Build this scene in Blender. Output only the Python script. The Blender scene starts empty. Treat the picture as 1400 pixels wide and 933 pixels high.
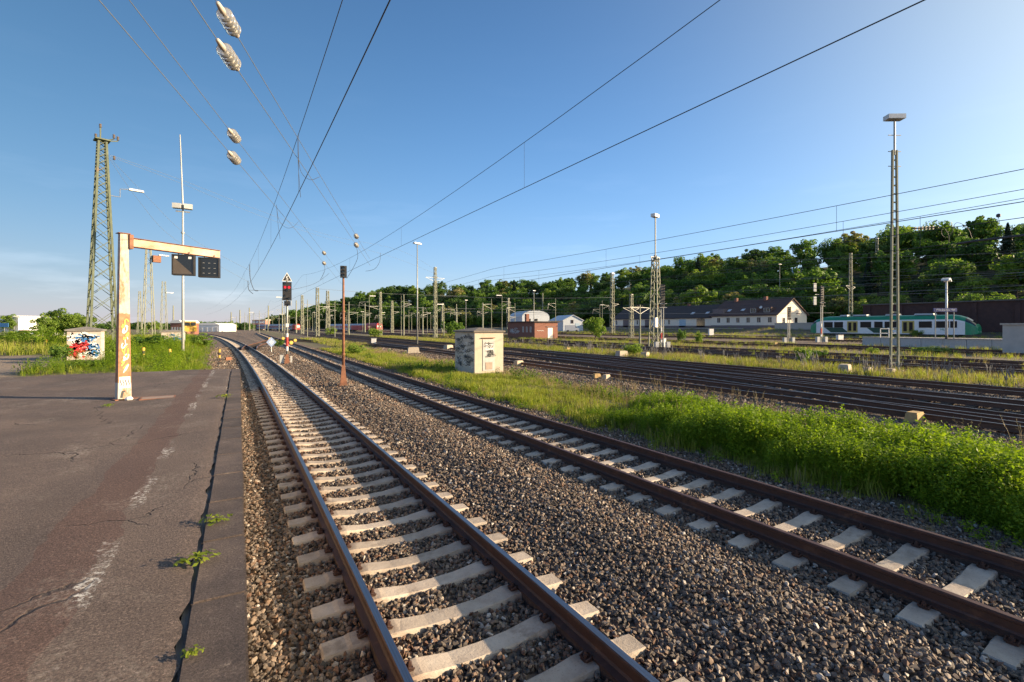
import bpy, bmesh, math, random
import numpy as np
from mathutils import Vector, Matrix

# ---------------------------------------------------------------- camera, sky, sun, exposure
scene = bpy.context.scene
COL = scene.collection
CZ = 2.69                               # camera height above the sleeper tops
TH = math.atan(373 / 661.0)             # the tracks run along +Y; the camera looks to their right
CT, ST = math.cos(TH), math.sin(TH)
F, HOR = 661.0, 446.0                   # focal length and horizon row, in pixels of the 1400 px photograph

cam_data = bpy.data.cameras.new('camera')
cam_data.sensor_width = 36.0
cam_data.lens = 36.0 * F / 1400.0
cam_data.shift_y = -(466.5 - HOR) / 1400.0
cam_data.clip_start, cam_data.clip_end = 0.05, 12000.0
cam = bpy.data.objects.new('camera', cam_data)
cam.location = (0, 0, CZ)
cam.rotation_euler = (math.pi / 2, 0, -TH)
COL.objects.link(cam)
scene.camera = cam

SUN_EL = math.radians(15.5)
SUN_H = Vector((0.837, -0.552)).normalized()
SUN_DIR = Vector((SUN_H.x * math.cos(SUN_EL), SUN_H.y * math.cos(SUN_EL), math.sin(SUN_EL)))
world = bpy.data.worlds.new('World')
scene.world = world
world.use_nodes = True
wn = world.node_tree
wn.nodes.clear()
sky = wn.nodes.new('ShaderNodeTexSky')
sky.sky_type = 'NISHITA'
sky.sun_disc = False
sky.sun_elevation = SUN_EL
sky.sun_rotation = math.atan2(-SUN_H.x, SUN_H.y)
sky.air_density, sky.dust_density, sky.ozone_density = 1.5, 0.5, 4.0
bg = wn.nodes.new('ShaderNodeBackground')
bg.inputs['Strength'].default_value = 0.094
wo = wn.nodes.new('ShaderNodeOutputWorld')
def wnode(tp, **kw):
    n = wn.nodes.new(tp)
    for k, v in kw.items(): setattr(n, k, v)
    return n
def wmath(op, a, b=None):
    n = wnode('ShaderNodeMath', operation=op)
    for i, v in enumerate((a, b)):
        if v is None: continue
        if isinstance(v, (int, float)): n.inputs[i].default_value = v
        else: wn.links.new(v, n.inputs[i])
    return n.outputs[0]
def wvec(op, a, b):
    n = wnode('ShaderNodeVectorMath', operation=op)
    for i, v in enumerate((a, b)):
        if isinstance(v, tuple): n.inputs[i].default_value = v
        else: wn.links.new(v, n.inputs[i])
    return n
wdir = wnode('ShaderNodeTexCoord').outputs['Generated']
wsep = wnode('ShaderNodeSeparateXYZ'); wn.links.new(wdir, wsep.inputs[0])
# pale haze band hugging the whole horizon, and the wide aureole of light scattered round the low sun
haze_f = wmath('EXPONENT', wmath('MULTIPLY', wmath('MAXIMUM', wsep.outputs[2], 0.0), -10.0))
glow_f = wmath('POWER', wmath('MULTIPLY', wmath('ADD', wvec('DOT_PRODUCT', wdir, tuple(SUN_DIR)).outputs['Value'], 1.0), 0.5), 9.0)
def wscaled(col, f):
    c = wnode('ShaderNodeVectorMath', operation='SCALE'); c.inputs[0].default_value = col; wn.links.new(f, c.inputs['Scale'])
    return c.outputs[0]
tinted = wvec('MULTIPLY', sky.outputs[0], (0.225, 0.285, 0.52)).outputs[0]
wide_f = wmath('EXPONENT', wmath('MULTIPLY', wmath('MAXIMUM', wsep.outputs[2], 0.0), -2.5))
total = wvec('ADD', wvec('ADD', tinted, wscaled((1.5, 0.1, 0.1), haze_f)).outputs[0], wvec('ADD', wscaled((0.72, 1.88, 2.1), wide_f), wscaled((8.0, 7.6, 5.0), glow_f)).outputs[0]).outputs[0]
cmap = wnode('ShaderNodeMapping'); cmap.inputs['Scale'].default_value = (2.2, 2.2, 13.0); wn.links.new(wdir, cmap.inputs[0])
cno = wnode('ShaderNodeTexNoise'); cno.inputs['Scale'].default_value = 1.7; cno.inputs['Detail'].default_value = 6; cno.inputs['Roughness'].default_value = 0.55; wn.links.new(cmap.outputs[0], cno.inputs['Vector'])
crm = wnode('ShaderNodeValToRGB'); crm.color_ramp.elements[0].position = 0.56; crm.color_ramp.elements[1].position = 0.80; wn.links.new(cno.outputs[0], crm.inputs[0])
wisp = wmath('MULTIPLY', wmath('MULTIPLY', crm.outputs[0], wmath('EXPONENT', wmath('MULTIPLY', wmath('MAXIMUM', wsep.outputs[2], 0.0), -9.0))), 1.6)
total = wvec('ADD', total, wscaled((1.0, 1.0, 1.05), wisp)).outputs[0]
wn.links.new(total, bg.inputs['Color'])
wn.links.new(bg.outputs[0], wo.inputs['Surface'])

sun_data = bpy.data.lights.new('sun', 'SUN')
sun_data.energy = 5.0
sun_data.angle = math.radians(0.5)
sun_data.color = (1.0, 0.76, 0.49)
sun = bpy.data.objects.new('sun', sun_data)
sun.rotation_euler = (-SUN_DIR).to_track_quat('-Z', 'Y').to_euler()
sun.location = (40, -30, 60)
COL.objects.link(sun)

scene.view_settings.view_transform = 'Standard'
scene.view_settings.look = 'None'
scene.view_settings.gamma = 1.0
scene.view_settings.exposure = 1.3
scene.render.engine = 'CYCLES'
scene.cycles.use_denoising = True
scene.cycles.max_bounces = 6
scene.cycles.transparent_max_bounces = 8
scene.cycles.caustics_reflective = False
scene.cycles.caustics_refractive = False

RNG = random.Random(7)
NP = np.random.default_rng(7)

# ---------------------------------------------------------------- pixel helpers (photo pixel + what it stands on -> metres)
def cam2w(X, Z):
    return X * CT + Z * ST, -X * ST + Z * CT
def at_depth(px, py, Z):
    x, y = cam2w((px - 700) / F * Z, Z)
    return Vector((x, y, CZ + (HOR - py) / F * Z))
def on_plane(px, py, z=0.0):
    return at_depth(px, py, F * (CZ - z) / (py - HOR))
def w2px(p):
    X = p[0] * CT - p[1] * ST; Z = p[0] * ST + p[1] * CT
    return 700 + X / Z * F, HOR + (CZ - p[2]) / Z * F, Z
def sstep(a, b, t):
    t = np.clip((t - a) / (b - a), 0, 1)
    return t * t * (3 - 2 * t)
def c1(y):      # centre line of the track along the platform
    return 1.80 - 0.00033 * np.square(np.maximum(y, 0.0))
def c2(y):      # centre line of the second track
    return 6.6 - 0.5 * (1 - np.exp(-np.maximum(y, -4.0) / 28.0))
YARD = [(17.9, 0), (22.4, 0), (26.9, 0), (38.4, 0), (43.4, 0), (48.4, 0), (62.5, 0), (68.0, 0), (84.0, 0), (92.0, 0)]
PLAT = 0.945
def hill_edge(y):   # foot of the wooded hill, swinging toward the tracks far away
    return 150 - 103 * sstep(200, 620, y)
def hgt(x, y):  # terrain height
    x = np.asarray(x, float); y = np.asarray(y, float)
    a, b = c1(y), c2(y)
    z = np.full(np.broadcast(x, y).shape, -0.055)
    mid = (a + b) / 2 + 0.1
    z = z + 0.10 * np.exp(-np.square((x - mid) / 0.75))                 # heap between the two tracks
    z = z - 0.10 * sstep(b + 1.15, b + 2.0, x)
    z = z + 0.06 * sstep(9.0, 12.0, x) + 0.03 * sstep(14.5, 16.0, x)
    z = z + (0.75 * sstep(62, 112, x) + 1.4 * sstep(112, 122, x)) * (1 - sstep(200, 420, y))
    e = hill_edge(y)
    z = z + 31 * sstep(e, e + 118, x) * sstep(0.10, 0.26, y / np.maximum(x, 1.0))
    z = z + 0.98 * sstep(-1.4, -4.2, x - (a - 1.8)) * sstep(22.4, 23.0, y) * (1 - 0.6 * sstep(60, 140, y))
    z = np.where((y < 20) & (x < 0), -0.05, z)
    return z
def ground(px, py):
    Z = F * CZ / max(py - HOR, 0.5)
    for _ in range(60):
        p = at_depth(px, py, Z)
        g = float(hgt(p.x, p.y))
        Z2 = F * (CZ - g) / max(py - HOR, 0.5)
        Z = 0.5 * Z + 0.5 * min(Z2, 900)
    p.z = float(hgt(p.x, p.y))
    return p

# ---------------------------------------------------------------- mesh builder and object helpers
class MB:
    def __init__(self):
        self.v, self.f, self.m = [], [], []
    def add(self, vs, fs, mi=0):
        o = len(self.v)
        self.v += [tuple(p) for p in vs]
        self.f += [tuple(i + o for i in q) for q in fs]
        self.m += [mi] * len(fs)
        return self
    def box(self, c, s, rz=0.0, mi=0, top=None):
        x, y, z = s[0] / 2, s[1] / 2, s[2] / 2
        t = top or (1, 1)
        p = [(-x, -y, -z), (x, -y, -z), (x, y, -z), (-x, y, -z), (-x * t[0], -y * t[1], z), (x * t[0], -y * t[1], z), (x * t[0], y * t[1], z), (-x * t[0], y * t[1], z)]
        cs, sn = math.cos(rz), math.sin(rz)
        p = [(c[0] + a * cs - b * sn, c[1] + a * sn + b * cs, c[2] + d) for a, b, d in p]
        return self.add(p, [(3, 2, 1, 0), (4, 5, 6, 7), (0, 1, 5, 4), (1, 2, 6, 5), (2, 3, 7, 6), (3, 0, 4, 7)], mi)
    def bar(self, p, q, w, h=None, mi=0, up=(0, 0, 1)):
        h = h or w
        p, q = Vector(p), Vector(q); d = (q - p).normalized()
        u = Vector(up)
        if abs(d.dot(u)) > 0.98: u = Vector((0, 1, 0))
        a = d.cross(u).normalized() * (w / 2); b = a.cross(d).normalized() * (h / 2)
        vs = [p - a - b, p + a - b, p + a + b, p - a + b, q - a - b, q + a - b, q + a + b, q - a + b]
        return self.add(vs, [(0, 1, 2, 3), (7, 6, 5, 4), (1, 0, 4, 5), (2, 1, 5, 6), (3, 2, 6, 7), (0, 3, 7, 4)], mi)
    def tube(self, pts, r, n=6, mi=0, caps=True):
        pts = [Vector(p) for p in pts]; k = len(pts)
        rs = r if isinstance(r, (list, tuple)) else [r] * k
        vs, fs = [], []
        ref = None
        for i, p in enumerate(pts):
            d = (pts[min(i + 1, k - 1)] - pts[max(i - 1, 0)])
            if d.length < 1e-9: d = Vector((0, 0, 1))
            d.normalize()
            if ref is None:
                ref = Vector((0, 0, 1)) if abs(d.z) < 0.9 else Vector((1, 0, 0))
            a = d.cross(ref).normalized(); b = a.cross(d).normalized(); ref = b
            for j in range(n):
                t = 2 * math.pi * j / n
                vs.append(p + a * (rs[i] * math.cos(t)) + b * (rs[i] * math.sin(t)))
        for i in range(k - 1):
            for j in range(n):
                j2 = (j + 1) % n
                fs.append((i * n + j, (i + 1) * n + j, (i + 1) * n + j2, i * n + j2))
        if caps:
            fs.append(tuple(range(n))); fs.append(tuple(reversed(range((k - 1) * n, k * n))))
        return self.add(vs, fs, mi)
    def lathe(self, prof, n=16, c=(0, 0, 0), mi=0):     # prof: (radius, z)
        vs, fs = [], []
        k = len(prof)
        for r, z in prof:
            for j in range(n):
                t = 2 * math.pi * j / n
                vs.append((c[0] + r * math.cos(t), c[1] + r * math.sin(t), c[2] + z))
        for i in range(k - 1):
            for j in range(n):
                j2 = (j + 1) % n
                fs.append((i * n + j, i * n + j2, (i + 1) * n + j2, (i + 1) * n + j))
        fs.append(tuple(reversed(range(n)))); fs.append(tuple(range((k - 1) * n, k * n)))
        return self.add(vs, fs, mi)
    def prism(self, poly, axis, a, b, mi=0):            # poly in the two other axes, extruded from a to b
        def P(u, w, t):
            return (t, u, w) if axis == 0 else ((u, t, w) if axis == 1 else (u, w, t))
        n = len(poly)
        vs = [P(u, w, a) for u, w in poly] + [P(u, w, b) for u, w in poly]
        fs = [tuple(range(n)), tuple(reversed(range(n, 2 * n)))] + [(i, i + n, (i + 1) % n + n, (i + 1) % n) for i in range(n)]
        return self.add(vs, fs, mi)
    def mesh(self, name, mats, smooth=False):
        me = bpy.data.meshes.new(name)
        me.from_pydata(self.v, [], self.f)
        mats = mats if isinstance(mats, (list, tuple)) else [mats]
        for m in mats: me.materials.append(m)
        if len(mats) > 1: me.polygons.foreach_set('material_index', self.m)
        bm = bmesh.new(); bm.from_mesh(me); bmesh.ops.recalc_face_normals(bm, faces=bm.faces); bm.to_mesh(me); bm.free()
        if smooth: me.polygons.foreach_set('use_smooth', [True] * len(me.polygons))
        return me
    def build(self, name, mats, parent=None, loc=None, rz=0.0, smooth=False):
        return link(name, self.mesh(name, mats, smooth), parent, loc, rz)

def link(name, data, parent=None, loc=None, rz=0.0):
    o = bpy.data.objects.new(name, data)
    COL.objects.link(o)
    if parent is not None: o.parent = parent
    if loc is not None: o.location = loc
    if rz: o.rotation_euler = (0, 0, rz)
    return o
def tag(o, label=None, cat=None, group=None, kind=None):
    if label: o['label'] = label
    if cat: o['category'] = cat
    if group: o['group'] = group
    if kind: o['kind'] = kind
    return o
def thing(name, label, cat, loc=(0, 0, 0), rz=0.0, group=None):
    o = link(name, None, None, loc, rz)
    o.empty_display_size = 0.2
    return tag(o, label, cat, group)
def copy_tree(o, parent=None):
    c = o.copy(); COL.objects.link(c)
    if parent is not None: c.parent = parent
    for ch in list(o.children):
        if ch is not c: copy_tree(ch, c)
    return c

# ---------------------------------------------------------------- materials
MATS = {}
def nodes_of(name):
    m = bpy.data.materials.new(name); m.use_nodes = True
    nt = m.node_tree
    return m, nt, nt.nodes['Principled BSDF']
def ramp(nt, fac, stops, interp='LINEAR'):
    r = nt.nodes.new('ShaderNodeValToRGB'); r.color_ramp.interpolation = interp
    e = r.color_ramp.elements
    while len(e) < len(stops): e.new(0.5)
    for i, (p, c) in enumerate(stops):
        e[i].position = p; e[i].color = (c, c, c, 1) if isinstance(c, (int, float)) else (*c, 1)
    nt.links.new(fac, r.inputs[0])
    return r.outputs[0]
def noise(nt, vec, scale, detail=4, rough=0.55, dist=0.0):
    n = nt.nodes.new('ShaderNodeTexNoise')
    n.inputs['Scale'].default_value = scale; n.inputs['Detail'].default_value = detail
    n.inputs['Roughness'].default_value = rough; n.inputs['Distortion'].default_value = dist
    if vec is not None: nt.links.new(vec, n.inputs['Vector'])
    return n.outputs[0]
def mixc(nt, fac, a, b, mode='MIX'):
    n = nt.nodes.new('ShaderNodeMix'); n.data_type = 'RGBA'; n.blend_type = mode
    for k, val in ((0, fac), (6, a), (7, b)):
        if isinstance(val, (int, float)): n.inputs[k].default_value = val
        elif isinstance(val, tuple): n.inputs[k].default_value = (*val, 1)
        else: nt.links.new(val, n.inputs[k])
    return n.outputs[2]
def math_n(nt, op, a, b=None, clamp=False):
    n = nt.nodes.new('ShaderNodeMath'); n.operation = op; n.use_clamp = clamp
    for k, val in ((0, a), (1, b)):
        if val is None: continue
        if isinstance(val, (int, float)): n.inputs[k].default_value = val
        else: nt.links.new(val, n.inputs[k])
    return n.outputs[0]
def coord(nt, kind='Object', scale=None):
    t = nt.nodes.new('ShaderNodeTexCoord')
    if scale is None: return t.outputs[kind]
    mp = nt.nodes.new('ShaderNodeMapping'); mp.inputs['Scale'].default_value = scale
    nt.links.new(t.outputs[kind], mp.inputs[0])
    return mp.outputs[0]
def bump(nt, bs, h, strength=0.3, dist=0.02):
    b = nt.nodes.new('ShaderNodeBump'); b.inputs['Strength'].default_value = strength; b.inputs['Distance'].default_value = dist
    nt.links.new(h, b.inputs['Height']); nt.links.new(b.outputs[0], bs.inputs['Normal'])
def pm(name, a, b=None, scale=6.0, rough=0.7, metal=0.0, bmp=0.0, spot=None, spot_amt=0.35, kind='Object', stretch=None, bdist=0.01, vary=0.0):
    """two-tone weathered surface: a and b mixed by noise, spots of a third colour"""
    if name in MATS: return MATS[name]
    m, nt, bs = nodes_of(name)
    b = b or tuple(c * 0.7 for c in a)
    vec = coord(nt, kind, stretch)
    n1 = noise(nt, vec, scale, 6, 0.6)
    col = mixc(nt, ramp(nt, n1, [(0.32, 0.0), (0.68, 1.0)]), a, b)
    if spot:
        n2 = noise(nt, vec, scale * 0.45, 7, 0.68)
        col = mixc(nt, ramp(nt, n2, [(1 - spot_amt - 0.06, 0.0), (1 - spot_amt + 0.06, 1.0)]), col, spot)
    if vary:
        oi = nt.nodes.new('ShaderNodeObjectInfo')
        col = mixc(nt, 1.0, col, ramp(nt, oi.outputs['Random'], [(0, 1 - vary), (1, 1.0)]), 'MULTIPLY')
    nt.links.new(col, bs.inputs['Base Color'])
    bs.inputs['Roughness'].default_value = rough
    bs.inputs['Metallic'].default_value = metal
    if bmp: bump(nt, bs, noise(nt, vec, scale * 4, 6, 0.65), bmp, bdist)
    MATS[name] = m
    return m
def emis(name, c, s):
    if name in MATS: return MATS[name]
    m, nt, bs = nodes_of(name)
    bs.inputs['Base Color'].default_value = (*c, 1)
    bs.inputs['Emission Color'].default_value = (*c, 1); bs.inputs['Emission Strength'].default_value = s
    MATS[name] = m
    return m
def glass_dark(name, c=(0.02, 0.025, 0.03), rough=0.08):
    if name in MATS: return MATS[name]
    m, nt, bs = nodes_of(name)
    bs.inputs['Base Color'].default_value = (*c, 1); bs.inputs['Roughness'].default_value = rough
    bs.inputs['Specular IOR Level'].default_value = 0.7
    MATS[name] = m
    return m
def leaf_mat(name, cols, trans=0.35, rough=0.55, per_leaf=True):
    if name in MATS: return MATS[name]
    m, nt, bs = nodes_of(name)
    oi = nt.nodes.new('ShaderNodeObjectInfo')
    fac = oi.outputs['Random']
    if per_leaf:
        geo = nt.nodes.new('ShaderNodeNewGeometry')
        mp = nt.nodes.new('ShaderNodeMath'); mp.operation = 'MULTIPLY_ADD'
        nt.links.new(geo.outputs['Random Per Island'], mp.inputs[0]); mp.inputs[1].default_value = 0.6
        sc2 = math_n(nt, 'MULTIPLY', fac, 0.4)
        nt.links.new(sc2, mp.inputs[2]); fac = mp.outputs[0]
    k = len(cols)
    col = ramp(nt, fac, [(i / max(1, k - 1), c) for i, c in enumerate(cols)])
    nt.links.new(col, bs.inputs['Base Color'])
    bs.inputs['Roughness'].default_value = rough
    bs.inputs['Specular IOR Level'].default_value = 0.25
    tr = nt.nodes.new('ShaderNodeBsdfTranslucent')
    nt.links.new(mixc(nt, 1.0, col, (1.25, 1.25, 0.6), 'MULTIPLY'), tr.inputs[0])
    mx = nt.nodes.new('ShaderNodeMixShader'); mx.inputs[0].default_value = trans
    nt.links.new(bs.outputs[0], mx.inputs[1]); nt.links.new(tr.outputs[0], mx.inputs[2])
    nt.links.new(mx.outputs[0], nt.nodes['Material Output'].inputs['Surface'])
    MATS[name] = m
    return m

M_CONC = pm('weathered_concrete', (0.50, 0.44, 0.37), (0.40, 0.35, 0.30), 5, 0.85, bmp=0.25, spot=(0.27, 0.24, 0.21), spot_amt=0.36)
M_WOOD = pm('tarred_timber', (0.060, 0.042, 0.031), (0.036, 0.026, 0.020), 8, 0.95, bmp=0.3)
M_RUST = pm('rail_rust', (0.070, 0.031, 0.021), (0.045, 0.022, 0.016), 9, 0.62, 0.15, 0.2, spot=(0.12, 0.06, 0.035), spot_amt=0.38)
M_YRUST = pm('yard_rail_rust', (0.13, 0.066, 0.042), (0.085, 0.045, 0.030), 6, 0.7, 0.1)
M_RUSTY = pm('rusty_steel', (0.30, 0.13, 0.07), (0.17, 0.08, 0.05), 7, 0.8, 0.1, 0.2, spot=(0.38, 0.22, 0.13))
M_GALV = pm('galvanised_steel', (0.34, 0.35, 0.34), (0.26, 0.27, 0.26), 3, 0.55, 0.4)
M_GREEN = pm('green_mast_paint', (0.115, 0.14, 0.09), (0.075, 0.095, 0.06), 2.5, 0.7, 0.0, spot=(0.19, 0.11, 0.06), spot_amt=0.33)
M_OLIVE = pm('pale_green_mast_paint', (0.25, 0.26, 0.19), (0.18, 0.19, 0.14), 1.5, 0.7)
M_WHITE = pm('white_paint', (0.80, 0.79, 0.75), (0.66, 0.64, 0.60), 4, 0.5)
M_BLACK = pm('black_paint', (0.022, 0.022, 0.024), (0.035, 0.033, 0.032), 6, 0.5)
M_RED = pm('red_paint', (0.50, 0.025, 0.02), (0.38, 0.03, 0.025), 5, 0.5)
M_YELLOW = pm('yellow_paint', (0.62, 0.38, 0.05), (0.46, 0.28, 0.05), 6, 0.6)
M_OCHRE = pm('ochre_block_paint', (0.50, 0.34, 0.15), (0.36, 0.25, 0.12), 9, 0.85, bmp=0.2)
M_WIRE = pm('wire_steel', (0.035, 0.036, 0.04), (0.05, 0.05, 0.052), 4, 0.6, 0.3)
M_COPPER = pm('aged_wire_pale', (0.16, 0.18, 0.20), (0.12, 0.14, 0.155), 4, 0.8, 0.0)
M_GREYBOX = pm('grey_box_paint', (0.47, 0.48, 0.47), (0.38, 0.39, 0.38), 5, 0.6)
M_BLOCK = pm('pale_block', (0.48, 0.42, 0.33), (0.36, 0.30, 0.23), 9, 0.9, bmp=0.3)
M_GLASS = glass_dark('dark_glass')
M_PAINT_BLACK = pm('spray_black', (0.035, 0.04, 0.045), (0.06, 0.065, 0.07), 8, 0.7)

def polished():
    m, nt, bs = nodes_of('polished_rail_head')
    n = noise(nt, coord(nt, 'Object', (60, 0.6, 1)), 3, 4, 0.6)
    nt.links.new(ramp(nt, n, [(0.3, (0.30, 0.31, 0.34)), (0.75, (0.20, 0.17, 0.16))]), bs.inputs['Base Color'])
    bs.inputs['Metallic'].default_value = 1.0; bs.inputs['Roughness'].default_value = 0.38
    return m
M_HEAD = polished()
M_HEAD_DULL = pm('dull_rail_head', (0.10, 0.05, 0.035), (0.075, 0.036, 0.026), 12, 0.5, 0.3)

# ---------------------------------------------------------------- ground sheet
def grass_zone(x, y):
    """1 where soil and grass cover the ground, 0 where it is ballast"""
    w = 0.35 * np.sin(y * 0.9) + 0.25 * np.sin(y * 2.3 + 1) + 0.2 * np.sin(x * 2.1 + y * 1.3)
    b = c2(y)
    g = sstep(b + 2.35 + 0.3 * w, b + 2.75 + 0.3 * w, x) * (1 - sstep(13.6 + w, 14.8 + w, x))
    g = np.maximum(g, sstep(29.6 + w, 30.2 + w, x) * (1 - sstep(35.8 + w, 36.4 + w, x)))
    g = np.maximum(g, 0.45 * sstep(52 + w, 53 + w, x) * (1 - sstep(58 + w, 59 + w, x)))
    g = np.maximum(g, 0.6 * sstep(96, 98, x))
    g = np.maximum(g, sstep(-1.3 + 0.5 * w, -2.0 + 0.5 * w, x - (c1(y) - 1.8)) * sstep(22.5, 23.0, y))
    return g
def path_zone(x, y):
    w = 0.5 * np.sin(y * 0.7) + 0.4 * np.sin(x * 0.9)
    return sstep(-6.3 + 0.5 * w, -7.2 + 0.5 * w, x + 0.10 * (y - 23)) * (1 - sstep(38 + w, 40 + w, y))
def axis(parts):
    out = []
    for a, b, s in parts:
        out += list(np.arange(a, b, s))
    return np.array(out + [parts[-1][1]])
gx = axis([(-3000, -200, 200), (-200, -40, 8), (-40, -12, 1.0), (-12, 30, 0.25), (30, 64, 1.0), (64, 230, 3.0), (230, 600, 30), (600, 4000, 300)])
gy = axis([(-400, -40, 30), (-40, -4, 2), (-4, 22, 0.3), (22, 24, 0.1), (24, 60, 0.4), (60, 140, 2), (140, 400, 10), (400, 5000, 100)])
XX, YY = np.meshgrid(gx, gy)
ZZ = hgt(XX, YY)
near = np.exp(-np.square(np.hypot(XX, YY - 15) / 60))
ZZ = ZZ + near * grass_zone(XX, YY) * (0.03 * np.sin(XX * 1.7 + YY) + 0.03 * np.sin(YY * 1.1 - XX * 0.6)) - 0.03
nx, ny = len(gx), len(gy)
vs = np.stack([XX, YY, ZZ], -1).reshape(-1, 3)
ii = np.arange(nx * ny).reshape(ny, nx)
fc = np.stack([ii[:-1, :-1], ii[:-1, 1:], ii[1:, 1:], ii[1:, :-1]], -1).reshape(-1, 4)
gm = bpy.data.meshes.new('ground')
gm.vertices.add(len(vs)); gm.vertices.foreach_set('co', vs.ravel())
gm.loops.add(fc.size); gm.loops.foreach_set('vertex_index', fc.ravel())
gm.polygons.add(len(fc)); gm.polygons.foreach_set('loop_start', np.arange(0, fc.size, 4)); 
gm.polygons.foreach_set('use_smooth', np.ones(len(fc), bool))
gm.update(calc_edges=True)
for nm, arr in (('grass', grass_zone(XX, YY)), ('path', path_zone(XX, YY)), ('wood', sstep(2, 6, XX - hill_edge(YY)))):
    at = gm.attributes.new(nm, 'FLOAT', 'POINT'); at.data.foreach_set('value', arr.ravel().astype(np.float32))
def ground_mat():
    m, nt, bs = nodes_of('ground')
    v = coord(nt, 'Object')
    ag = nt.nodes.new('ShaderNodeAttribute'); ag.attribute_name = 'grass'
    ap = nt.nodes.new('ShaderNodeAttribute'); ap.attribute_name = 'path'
    vo = nt.nodes.new('ShaderNodeTexVoronoi'); vo.inputs['Scale'].default_value = 14
    nt.links.new(v, vo.inputs['Vector'])
    stone = ramp(nt, vo.outputs['Color'], [(0.0, (0.05, 0.04, 0.034)), (0.45, (0.14, 0.105, 0.082)), (1.0, (0.28, 0.22, 0.17))])
    stone = mixc(nt, ramp(nt, noise(nt, v, 0.35, 5, 0.6), [(0.4, 0.0), (0.7, 0.7)]), stone, (0.12, 0.075, 0.055))
    soil = ramp(nt, noise(nt, v, 2.2, 7, 0.65), [(0.3, (0.075, 0.055, 0.036)), (0.48, (0.16, 0.125, 0.075)), (0.58, (0.10, 0.115, 0.032)), (0.75, (0.07, 0.10, 0.02))])
    col = mixc(nt, ag.outputs['Fac'], stone, soil)
    dirt = ramp(nt, noise(nt, v, 3.5, 8, 0.7), [(0.3, (0.17, 0.13, 0.10)), (0.7, (0.27, 0.215, 0.165))])
    col = mixc(nt, ap.outputs['Fac'], col, dirt)
    aw = nt.nodes.new('ShaderNodeAttribute'); aw.attribute_name = 'wood'
    col = mixc(nt, aw.outputs['Fac'], col, ramp(nt, noise(nt, v, 0.6, 6, 0.7), [(0.35, (0.018, 0.028, 0.009)), (0.65, (0.05, 0.07, 0.02))]))
    nt.links.new(col, bs.inputs['Base Color'])
    bs.inputs['Roughness'].default_value = 0.95
    h = mixc(nt, ag.outputs['Fac'], vo.outputs['Distance'], noise(nt, v, 9, 6, 0.7))
    bump(nt, bs, h, 0.9, 0.04)
    return m
gm.materials.append(ground_mat())
tag(link('ground', gm), kind='structure')

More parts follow.
